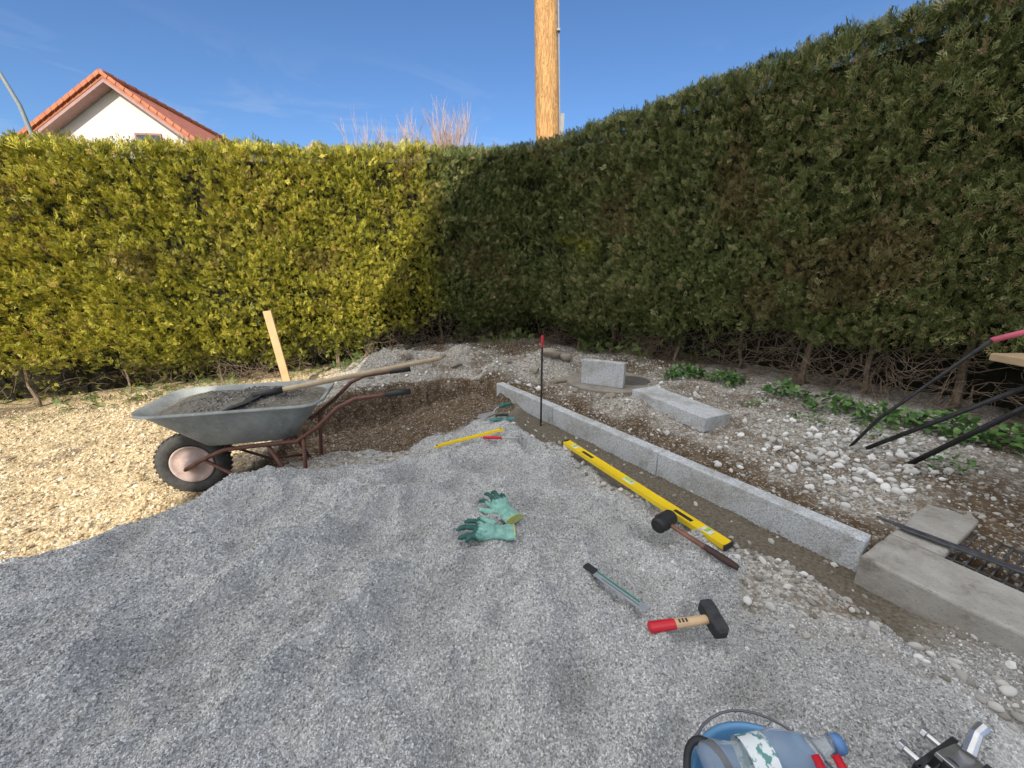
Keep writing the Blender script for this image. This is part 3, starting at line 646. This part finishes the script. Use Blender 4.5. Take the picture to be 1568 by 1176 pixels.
glove((.01,1.475,gz(-.1,1.475)),(-.245,-.02,.0),1,3,1.2)
glove((.01,1.60,gz(-.05,1.69)),(-.12,.17,.0),-1,5,1.15)
# ------------------------------------------------------------ wheelbarrow
wb=empty('wheelbarrow')
W=Vector((-2.04,2.28,0)); W.z=-.205
M=frame(W,(.97,.24,0))
galv,t,b=mk('galvanised_tub')
tc=t.new('ShaderNodeTexCoord').outputs['Object']
c=ramp(t,noise(t,tc,7,6,.7),[(.3,(.20,.215,.205)),(.5,(.31,.325,.31)),(.75,(.42,.435,.415))])
c=mix(t,ramp(t,noise(t,tc,25,4,.7),[(.58,(0,0,0)),(.72,(.7,.7,.7))]),c,(.50,.47,.41))
t.link(c,b.inputs['Base Color']); b.inputs['Metallic'].default_value=.2; b.inputs['Roughness'].default_value=.6
rust=pmat('rusty_brown_frame',(.19,.085,.055),(.10,.045,.032),scale=18,rough=.6,bump=.3,metal=.2)
rim=pmat('rim_pink',(.60,.46,.42),(.38,.28,.25),scale=14,rough=.7,bump=.2)
tyre=pmat('tyre_rubber',(.075,.072,.068),(.035,.035,.035),scale=25,rough=.8,bump=.3)
def torus(mb,R,r,cz,mi,seg=40,rs=12,w=1.0):
    V=[];F=[]
    for i in range(seg):
        a=2*math.pi*i/seg
        for j in range(rs):
            bb=2*math.pi*j/rs; rr=R+r*math.cos(bb); V.append((rr*math.cos(a),r*w*math.sin(bb),cz+rr*math.sin(a)))
    for i in range(seg):
        for j in range(rs): F.append((i*rs+j,((i+1)%seg)*rs+j,((i+1)%seg)*rs+(j+1)%rs,i*rs+(j+1)%rs))
    mb.add(V,F,mi)
hz=.210
mb=MB(); torus(mb,.163,.045,hz,0)
for k in range(36):
    a=2*math.pi*k/36
    for sg in(-1,1): mb.box((.2065*math.cos(a),sg*.014,hz+.2065*math.sin(a)),(.007,.02,.014),Matrix.Rotation(-a,3,'Y'),0)
for sg in(-1,1):
    prof=[(.124,.030),(.117,.034),(.110,.022),(.075,.014),(.055,.03),(.03,.034),(.028,.06),(.0,.06)]
    V=[];F=[];n=32
    for rr,yy in prof:
        for k in range(n): a=2*math.pi*k/n; V.append((rr*math.cos(a),sg*yy,hz+rr*math.sin(a)))
    for i in range(len(prof)-1):
        for k in range(n): F.append((i*n+k,i*n+(k+1)%n,(i+1)*n+(k+1)%n,(i+1)*n+k))
    mb.add(V,F,1)
mb.tube([(0,-.11,hz),(0,.11,hz)],.01,10,2)
mb.build('wheel',[tyre,rim,rust],wb,smooth=True,matrix=M)
mb=MB()
for sg in(-1,1):
    mb.tube([(0,sg*.095,hz),(.1,sg*.12,.27),(.25,sg*.15,.34),(.45,sg*.18,.36),(.68,sg*.22,.38),(.82,sg*.26,.48),(.95,sg*.28,.60),(1.05,sg*.28,.645),(1.36,sg*.29,.67)],.0135,10,0)
    mb.tube([(1.23,sg*.287,.662),(1.38,sg*.29,.672)],.018,10,1)
    mb.tube([(.50,sg*.18,.358),(.60,sg*.20,.12),(.63,sg*.21,.012),(.66,sg*.21,.01),(.69,sg*.215,.03),(.72,sg*.23,.40)],.0125,8,0)
    mb.tube([(.12,sg*.12,.27),(.38,sg*.18,.10),(.6,sg*.20,.10)],.010,8,0)
mb.tube([(.6,-.20,.11),(.6,.20,.11)],.011,8,0); mb.tube([(.25,-.15,.34),(.25,.15,.34)],.011,8,0); mb.tube([(.62,-.2,.372),(.62,.2,.372)],.011,8,0)
mb.build('frame',[rust,blk],wb,smooth=True,matrix=M)
def rr(cx,lx,ly,z,rad,n=6,zf=0):
    out=[]
    for (sx,sy,a0) in((1,1,0),(-1,1,90),(-1,-1,180),(1,-1,270)):
        for k in range(n+1):
            a=math.radians(a0+90*k/n); x=cx+sx*(lx/2-rad)+rad*math.cos(a); out.append((x,sy*(ly/2-rad)+rad*math.sin(a),z+zf*(x-cx)))
    return out
ZF=.0
rings=[rr(.40,.46,.32,.375,.08),rr(.395,.52,.36,.385,.09),rr(.37,.80,.48,.54,.11,zf=ZF),rr(.36,.96,.55,.625,.12,zf=ZF),rr(.36,.99,.58,.634,.13,zf=ZF),rr(.36,.995,.585,.618,.13,zf=ZF)]
inner=[rr(.36,.95,.54,.626,.12,zf=ZF),rr(.37,.79,.47,.545,.105,zf=ZF),rr(.395,.51,.35,.392,.085)]
def loft(mb,R,mi,capA=False,capB=False):
    V=[p for r_ in R for p in r_]; F=[]; n=len(R[0])
    for i in range(len(R)-1):
        for k in range(n): F.append((i*n+k,i*n+(k+1)%n,(i+1)*n+(k+1)%n,(i+1)*n+k))
    if capA: F.append(tuple(range(n)))
    if capB: F.append(tuple((len(R)-1)*n+k for k in range(n)))
    mb.add(V,F,mi)
mb=MB(); loft(mb,rings[:4],0,capA=True); loft(mb,[rings[3],rings[4],rings[5]],0); loft(mb,[rings[4]]+inner,0,capB=True)
mb.build('tub',[galv],wb,smooth=True,matrix=M)
V=[];F=[];nr=24
out=rr(.365,.88,.51,.592,.115,n=12,zf=ZF); ns=len(out)
def lz(xx,yy,k): return .592+.055*(1-k*k)+.03*float(fbm(xx,yy,8,4,2))*(1-k**6)
for i in range(nr+1):
    k=i/nr
    for (x,y,z) in out:
        xx=.365+(x-.365)*k; yy=y*k; V.append((xx,yy,lz(xx,yy,k)))
for i in range(nr):
    for k in range(ns): F.append((i*ns+k,i*ns+(k+1)%ns,(i+1)*ns+(k+1)%ns,(i+1)*ns+k))
mb=MB(); mb.add(V,F); loadm=pmat('damp_concrete_mix',(.26,.235,.19),(.11,.098,.078),scale=40,rough=.9,bump=.8,dist=.01); mb.build('load',[loadm],wb,smooth=True,matrix=M)
n=3500; a=rng.uniform(0,6.28,n); kk=np.sqrt(rng.random(n))*.92; PP=[]
for aa,k in zip(a,kk):
    xx=.365+.43*k*math.copysign(abs(math.cos(aa))**.6,math.cos(aa)); yy=.245*k*math.copysign(abs(math.sin(aa))**.6,math.sin(aa)); PP.append(tuple(M@Vector((xx,yy,lz(xx,yy,k)+.001))))
scatter('load_gravel',np.array(PP),rng.uniform(0,6.28,(n,3)),rng.uniform(.003,.009,n),cg,stm,cramp(rng.random(n),[(0,(.12,.105,.08)),(.6,(.27,.25,.21)),(1,(.5,.48,.44))]),wb)
oldw=pmat('worn_wood',(.56,.43,.28),(.42,.31,.2),scale=12,rough=.7,bump=.2)
mb=MB(); A=M@Vector((.50,-.08,.66)); Bp=Vector((-.53,2.88,.555)); d=(Bp-A)
mb.tube([A,A+d*.3,A+d*.7,Bp-d*.02,Bp],[.017,.018,.0165,.0175,.012],12,0)
dn=d.normalized(); C=A-dn*.02; sidev=dn.cross(Vector((0,0,1))).normalized()
mb.add([C+sidev*.05,C+sidev*.11-dn*.08-Vector((0,0,.01)),C+sidev*.10-dn*.2-Vector((0,0,.03)),C-dn*.27-Vector((0,0,.05)),C-sidev*.10-dn*.2-Vector((0,0,.03)),C-sidev*.11-dn*.08-Vector((0,0,.01)),C-sidev*.05],[(0,1,2,3,4,5,6)],1)
mb.tube([A-dn*.06,A+dn*.1],[.022,.0205],12,1)
mb.build('shovel',[oldw,steel],smooth=True)
# ------------------------------------------------------------ table with folding iron legs, long-handled tool
tb=empty('wooden_table')
tw=pmat('table_wood',(.58,.44,.28),(.42,.30,.18),scale=5,rough=.6,bump=.2)
mb=MB()
for k in range(5): mb.box((2.33+.155*k,1.45,.80),(.148,.74,.035),mi=0)
mb.build('top',[tw],tb,bevel=.004)
mb=MB()
mb.tube([(2.14,2.27,.06),(2.42,1.66,.77)],.012,8)
for off in(0,.02): mb.tube([(2.26+off,2.08,.06),(2.34+off,1.55,.77)],.010,8)
mb.tube([(2.95,2.1,.06),(2.9,1.5,.77)],.011,8)
mb.build('legs',[darkm],tb,smooth=True)
mb=MB(); mb.tube([(2.26,1.835,.875),(2.38,1.80,.925),(2.6,1.72,1.03)],.013,10,1); mb.tube([(2.6,1.72,1.03),(2.85,1.64,1.13)],.012,10,0); mb.tube([(2.12,2.29,.06),(2.155,2.16,.35),(2.26,1.835,.875)],.009,8,0)
mb.build('pipe_tool',[darkm,pmat('pink_grip',(.65,.12,.2),(.5,.1,.15),bump=0)],smooth=True)
# ------------------------------------------------------------ bottom-right: bucket, bottle, pliers, hose, clamp
bk=empty('bucket'); bc=(.50,.47,.02)
blu,t,b=mk('blue_plastic'); b.inputs['Base Color'].default_value=(.14,.34,.58,1); b.inputs['Roughness'].default_value=.35
mb=MB(); prof=[(.0,.0),(.11,.0),(.118,.01),(.148,.19),(.158,.195),(.160,.21),(.152,.215),(.146,.205),(.115,.014),(0,.012)]
V=[];F=[];n=48
for r_,z_ in prof:
    for k in range(n): a=2*math.pi*k/n; V.append((r_*math.cos(a),r_*math.sin(a),z_))
for i in range(len(prof)-1):
    for k in range(n): F.append((i*n+k,i*n+(k+1)%n,(i+1)*n+(k+1)%n,(i+1)*n+k))
mb.add(V,F); mb.build('shell',[blu],bk,smooth=True,matrix=Matrix.Translation(bc))
mb=MB(); pts=[(.16*math.cos(a),.165*math.sin(a),.2+.035*math.sin(a)) for a in np.linspace(0,math.pi,20)]
mb.tube(pts,.0028,8); mb.build('bail',[pmat('wire_steel',(.2,.2,.22),rough=.4,metal=.6,bump=0)],bk,smooth=True,matrix=Matrix.Translation(bc))
pet,t,b=mk('clear_pet'); b.inputs['Base Color'].default_value=(.88,.94,.98,1); b.inputs['Roughness'].default_value=.06; b.inputs['Transmission Weight'].default_value=.85; b.inputs['IOR'].default_value=1.25
capm=pmat('cap_blue',(.15,.3,.6),bump=0); labm=pmat('bottle_label',(.75,.8,.8),(.25,.4,.36),scale=55,bump=0,stops=[(.42,(.12,.3,.28)),(.48,(.78,.82,.82))])
def bottle(origin,xd,sc,seed,lab=True):
    r=random.Random(seed); mb=MB(); pr=[(0,.001),(.0,.024),(.006,.032),(.02,.034),(.05,.031),(.06,.034),(.07,.0315),(.08,.034),(.09,.031),(.12,.034),(.13,.031),(.14,.034),(.15,.031),(.16,.034),(.19,.03),(.215,.014),(.225,.013),(.24,.013)]
    mb.tube([(x,.004*math.sin(x*50+seed),.004*math.sin(x*60)) for x,_ in pr],[max(r_,.001)*r.uniform(.90,1.05) for _,r_ in pr],24,0,squash=.8); mb.tube([(.24,0,0),(.258,0,0)],.0155,16,1)
    if lab: mb.tube([(.072,0,0),(.118,0,0)],.0365,24,2,cap=False,squash=.84)
    mb.build('plastic_bottle',[pet,capm,labm],smooth=True,matrix=frame(origin,xd)@Matrix.Scale(sc,4))
bottle((.385,.535,.245),(.25,.03,.01),1.15,1)
bottle((.42,.455,.22),(.22,.02,.02),1.05,2,False)
mb=MB(); mb.box((.55,.42,.15),(.12,.05,.03),Matrix.Rotation(.4,3,'Z'),0); mb.tube([(.42,.40,.12),(.58,.5,.16)],.012,8,1); mb.build('wood_offcuts',[wood,wht],bevel=.002)
mb=MB()
for dx in(0,.045):
    mb.tube([(.60+dx,.40,.18),(.605+dx*1.0,.48,.25),(.60+dx*.9,.54,.275)],[.007,.010,.008],10,0)
mb.tube([(.60,.40,.18),(.62,.36,.15)],.008,8,1); mb.build('pliers',[red,steel],smooth=True)
mb=MB(); mb.tube([(.385+.045*math.cos(a),.50+.07*math.sin(a),.25+.02*math.sin(a)) for a in np.linspace(.3,4.4,18)],.007,10); mb.build('rubber_hose',[blk],smooth=True)
cz=float(terrain(1.0,.62))
stl=pmat('shiny_steel',(.65,.65,.66),(.5,.5,.5),rough=.25,metal=.8,bump=0)
mb=MB()
mb.box((0,0,.04),(.16,.012,.05),mi=0); mb.box((0,.06,.04),(.16,.012,.05),mi=0); mb.box((-.075,.03,.04),(.012,.06,.05),mi=0)
mb.box((.02,.03,.07),(.10,.05,.012),Matrix.Rotation(.25,3,'Y'),1); mb.tube([(-.05,-.03,.05),(-.05,.10,.05)],.009,12,1); mb.tube([(.05,-.03,.04),(.05,.10,.04)],.008,12,1)
for y in(-.03,.10):
    mb.tube([(-.05,y-.006,.05),(-.05,y+.006,.05)],.015,6,1); mb.tube([(.05,y-.006,.04),(.05,y+.006,.04)],.014,6,1)
mb.tube([(.06,.03,.07),(.10,.04,.10),(.13,.04,.105)],[.014,.012,.014],10,1); mb.tube([(-.08,.03,.04),(-.16,.01,.045)],[.014,.01],10,0)
mb.tube([(-.02,.03,.015),(-.02,.03,.085)],.014,12,0)
mb.build('steel_clamp',[darkm,stl],bevel=.0015,matrix=Matrix.Translation((1.04,.60,cz+.01))@Matrix.Rotation(.35,4,'Z'))
# ------------------------------------------------------------ utility pole
m,t,b=mk('pole_wood'); tc=t.new('ShaderNodeTexCoord').outputs['Object']
mp=t.new('ShaderNodeMapping'); mp.inputs['Scale'].default_value=(9,9,1.1); t.link(tc,mp.inputs[0])
f=noise(t,mp.outputs[0],1.8,6,.65,2.5); c=ramp(t,f,[(.3,(.38,.19,.07)),(.45,(.62,.36,.14)),(.53,(.27,.13,.05)),(.62,(.58,.34,.14)),(.8,(.66,.44,.22))])
t.link(c,b.inputs['Base Color']); b.inputs['Roughness'].default_value=.8
bp=t.new('ShaderNodeBump'); bp.inputs['Strength'].default_value=.5; bp.inputs['Distance'].default_value=.03; t.link(f,bp.inputs['Height']); t.link(bp.outputs[0],b.inputs['Normal'])
mb=MB(); mb.tube([(.575,7.2,-.3),(.57,7.2,3.2),(.50,7.2,5.0),(.46,7.2,8)],[.2,.19,.17,.15],28,0)
mb.tube([(.76,7.12,-.2),(.755,7.12,3.4),(.68,7.12,5.0),(.62,7.12,8)],.012,8,1); mb.box((.79,7.12,3.35),(.06,.06,.35),mi=1)
mb.box((.69,7.09,4.6),(.05,.04,.03),mi=1)
mb.build('utility_pole',[m,pmat('grey_conduit',(.3,.31,.33),bump=0)],smooth=False)
# ------------------------------------------------------------ house in the distance
hs=empty('house'); th=math.atan2(1.1,9.0)
HM=Matrix.Translation((-20.4,23.05,0))@Matrix.Rotation(th,4,'Z')
apex=10.48; hw=5.2; SL={-1:.665,1:.75}
plaster=pmat('pink_plaster',(.80,.70,.66),(.74,.64,.61),scale=2,rough=.9,bump=.1)
tile,t,b=mk('orange_roof_tiles'); tc=t.new('ShaderNodeTexCoord').outputs['Object']
wv=t.new('ShaderNodeTexWave'); wv.inputs['Scale'].default_value=3.2; wv.bands_direction='Y'; t.link(tc,wv.inputs[0])
t.link(mix(t,1.0,ramp(t,noise(t,tc,3,4),[(.3,(.46,.12,.05)),(.7,(.66,.21,.08))]),ramp(t,wv.outputs['Fac'],[(0,(.7,.7,.7)),(.5,(1,1,1))]),'MULTIPLY'),b.inputs['Base Color'])
mb=MB()
V=[(-hw,0.7,0),(hw,.7,0),(hw,.7,apex-hw*SL[1]-.25),(0,.7,apex-.3),(-hw,.7,apex-hw*SL[-1]-.25)]; V+=[(x,y+11,z) for x,y,z in V]
mb.add(V,[(0,1,2,3,4),(5,9,8,7,6),(0,5,6,1),(1,6,7,2),(0,4,9,5)])
mb.build('walls',[plaster],hs,matrix=HM)
mb=MB()
for sg in(-1,1):
    sl=SL[sg]; x1=sg*(hw+.6); z1=apex-(hw+.6)*sl
    V=[(0,0,apex),(x1,0,z1),(x1,12,z1),(0,12,apex)]; V2=[(x,y,z-.2) for x,y,z in V]
    mb.add(V+V2,[(0,1,2,3),(7,6,5,4),(0,4,5,1),(1,5,6,2),(2,6,7,3)],0)
    nn=18
    for k in range(nn):
        u=(k+.5)/nn; mb.box((x1*u,-.03,apex+(z1-apex)*u+.05),(.37,.16,.16),Matrix.Rotation(sg*math.atan(sl)+.06*sg,3,'Y'),0)
for k in range(16): mb.tube([(0,k*.75,apex+.05),(0,k*.75+.7,apex+.08)],[.14,.16],8,0)
mb.build('roof',[tile],hs,matrix=HM)
fas=pmat('purple_brown_timber',(.42,.26,.25),(.34,.2,.19),scale=4,bump=.1)
mb=MB()
for sg in(-1,1):
    sl=SL[sg]; x1=sg*(hw+.6); z1=apex-(hw+.6)*sl
    V=[(0,0.02,apex-.2),(x1,.02,z1-.2),(x1,.02,z1-.36),(0,.02,apex-.36)]; V+=[(x,y+.66,z) for x,y,z in V]
    mb.add(V,[(0,1,2,3),(7,6,5,4),(0,4,5,1),(3,2,6,7)])
mb.build('verge_boards',[fas],hs,matrix=HM)
mb=MB(); 
for zc,xs_ in((7.55,(1.1,)),(4.4,(-2.4,2.4)),(1.6,(-2.4,2.4))):
    for xx in xs_:
        w,hh=(1.1,.9) if zc>7 else (1.4,1.3)
        mb.box((xx,.66,zc),(w+.2,.06,hh+.2),mi=1); mb.box((xx,.62,zc),(w,.04,hh),mi=0); mb.box((xx,.60,zc),(.06,.04,hh),mi=1)
mb.build('windows',[pmat('window_glass',(.05,.06,.08),rough=.1,bump=0),pmat('frame_brown',(.35,.2,.16),bump=0)],hs,matrix=HM)
mb=MB(); x0,x1=-1.0,-5.6; sl=SL[-1]
V=[(x0,.9,apex+x0*sl+.35),(x1,.9,apex+x1*sl+.35),(x1,9,apex+x1*sl+.35),(x0,9,apex+x0*sl+.35)]; V+=[(x,y,z-.08) for x,y,z in V]
mb.add(V,[(0,1,2,3),(7,6,5,4),(0,4,5,1),(1,5,6,2),(2,6,7,3),(3,7,4,0)])
mb.build('solar_panels',[pmat('panel_frame',(.75,.76,.78),rough=.3,bump=0)],hs,matrix=HM)
# ------------------------------------------------------------ street lamp
mb=MB(); mb.tube([(-14.9,14,-.2),(-14.95,14,4.2),(-15.0,14,5.1),(-15.12,14,6.0),(-15.42,14,6.84),(-15.9,14,7.4),(-16.6,14,7.7)],[.09,.07,.06,.055,.05,.045,.04],12,0)
mb.tube([(-16.5,14,7.68),(-16.8,14,7.74),(-17.2,14,7.8),(-17.3,14,7.8)],[.06,.13,.12,.04],12,1,squash=.5)
mb.build('street_lamp',[pmat('lamp_grey',(.25,.28,.28),bump=0),wht],smooth=True)
# ------------------------------------------------------------ bare tree
mb=MB(); r_=random.Random(11)
def branch(p,d,L,r,depth):
    p=Vector(p); d=Vector(d).normalized(); pts=[p]
    for k in range(4):
        d=(d+Vector((r_.gauss(0,.12),r_.gauss(0,.12),r_.gauss(.05,.1)))).normalized(); pts.append(pts[-1]+d*L/4)
    mb.tube(pts,[r*(1-.14*k) for k in range(5)],5 if depth>2 else 3,0,cap=False)
    if depth==0: return
    for k in range(5 if depth>1 else 6):
        q=pts[r_.choice([2,3,4,4])]; a=r_.uniform(0,6.28); s=r_.uniform(.4,.8)
        dd=(d+Vector((math.cos(a)*s,math.sin(a)*s,r_.uniform(0,.5)))).normalized(); branch(q,dd,L*r_.uniform(.6,.8),max(r*.6,.011),depth-1)
for dx in(-1.8,-.6,.6,1.8): branch((dx,28,-.2),(dx*.06,0,1),3.4,.10,4)
vv=np.array(mb.v); k=9.75/np.percentile(vv[:,2],97); hi=vv[:,2]>np.percentile(vv[:,2],80); cx=vv[hi,0].mean()
mb.v=[((x-cx)*.8-5.0,y,z*k) for x,y,z in mb.v]
mb.build('bare_tree',[pmat('twig_reddish',(.50,.34,.26),(.38,.26,.2),scale=3,bump=0)])
# ------------------------------------------------------------ house behind the photographer (casts the big shadow)
el=math.radians(28); tn=math.tan(el)
h2=empty('house'); H2=Matrix.Rotation(-math.atan2(.109,.994),4,'Z')
def Hh(z,v): return z+(v+5.3)*tn
pr=[(-2.3,-.3),(-2.3,Hh(.75,5.2)),(-1.75,Hh(1.79,5.43)),(-1.02,Hh(2.67,5.82)),(-.5,Hh(3.05,6.0)),(1.2,Hh(3.2,6.2)),(3.0,Hh(3.1,5.4)),(4.4,Hh(3,4.5)),(5.2,5.5),(5.2,-.3)]
mb=MB(); n=len(pr); V=[(u,-5.3,z) for u,z in pr]+[(u,-13.3,z) for u,z in pr]
mb.add(V,[tuple(range(n)),tuple(range(n,2*n))[::-1],(0,n,n+1,1),(n-2,n-1,2*n-1,2*n-2)],0)
mb.build('walls',[pmat('white_plaster',(.85,.84,.82),(.82,.81,.79),scale=2,bump=.1)],h2,matrix=H2)
mb=MB(); 
for i_ in range(1,n-2):
    (u0,z0),(u1,z1)=pr[i_],pr[i_+1]; V=[(u0,-5.28,z0+.03),(u1,-5.28,z1+.03),(u1,-13.32,z1+.03),(u0,-13.32,z0+.03)]; mb.add(V,[(0,1,2,3)],0)
mb.build('roof',[tile],h2,matrix=H2)
mb=MB()
for zc in(1.5,4.4):
    for xx in(-.6,1.5,3.7):
        mb.box((xx,-5.28,zc),(1.3,.06,1.4),mi=1); mb.box((xx,-5.25,zc),(1.14,.04,1.24),mi=0); mb.box((xx,-5.24,zc),(.06,.04,1.24),mi=1)
mb.build('windows',[pmat('window_glass2',(.05,.06,.08),rough=.1,bump=0),wht],h2,matrix=H2)
# ------------------------------------------------------------ light, sky, camera
sd=Vector((.109*math.cos(el),.994*math.cos(el),-math.sin(el)))
sun=bpy.data.lights.new('sun','SUN'); sun.energy=5.0; sun.angle=math.radians(.5); sun.color=(1,.92,.76)
so=link(bpy.data.objects.new('sun',sun)); so.rotation_euler=sd.to_track_quat('-Z','Y').to_euler()
w=bpy.data.worlds.new("World"); scene.world=w; w.use_nodes=True; t=NT(w.node_tree)
bg=w.node_tree.nodes['Background']; bg.inputs[1].default_value=.12
sky=t.new('ShaderNodeTexSky',sky_type='NISHITA'); sky.sun_disc=False; sky.sun_elevation=el; sky.sun_rotation=math.pi+.109
sky.air_density=1.0; sky.dust_density=.2; sky.ozone_density=3.0
tc=t.new('ShaderNodeTexCoord').outputs['Generated']
skyc=mix(t,1.0,sky.outputs[0],(.80,1.0,1.25),'MULTIPLY')
mp=t.new('ShaderNodeMapping'); mp.inputs['Scale'].default_value=(1.6,1.6,7); mp.inputs['Rotation'].default_value=(.25,.3,.2); mp.inputs['Location'].default_value=(.35,0,0); t.link(tc,mp.inputs[0])
f1=noise(t,mp.outputs[0],1.7,5,.62,1.2)
def mth(op,a,bv):
    n=t.new('ShaderNodeMath',operation=op)
    for k,v in enumerate((a,bv)):
        if isinstance(v,(int,float)): n.inputs[k].default_value=v
        else: t.link(v,n.inputs[k])
    return n.outputs[0]
sx=t.new('ShaderNodeSeparateXYZ'); t.link(tc,sx.inputs[0])
lowsky=ramp(t,sx.outputs[2],[(.15,(1,1,1)),(.40,(.0,.0,.0))])
ff=mth('MULTIPLY',ramp(t,f1,[(.53,(0,0,0)),(.82,(.6,.6,.6))]),lowsky)
front=mix(t,ff,skyc,(6.0,6.4,6.8))
# unseen bright cloud added overhead and behind camera to fill shade, thickest to left
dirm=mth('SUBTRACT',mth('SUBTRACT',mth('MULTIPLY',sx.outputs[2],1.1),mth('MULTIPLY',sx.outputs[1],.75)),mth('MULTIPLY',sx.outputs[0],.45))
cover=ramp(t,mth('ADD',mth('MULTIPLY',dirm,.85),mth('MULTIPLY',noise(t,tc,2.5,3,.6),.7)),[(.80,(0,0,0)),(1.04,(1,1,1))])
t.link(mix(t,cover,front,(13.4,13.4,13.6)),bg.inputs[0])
cam=bpy.data.cameras.new('camera'); cam.sensor_width=36; cam.lens=36*602/1568; cam.clip_start=.02; cam.clip_end=2000
co_=link(bpy.data.objects.new('camera',cam)); co_.location=(0,0,1.2); co_.rotation_euler=(math.radians(90-16.4),0,0); scene.camera=co_
scene.view_settings.view_transform='Standard'; scene.view_settings.look='None'; scene.view_settings.exposure=0
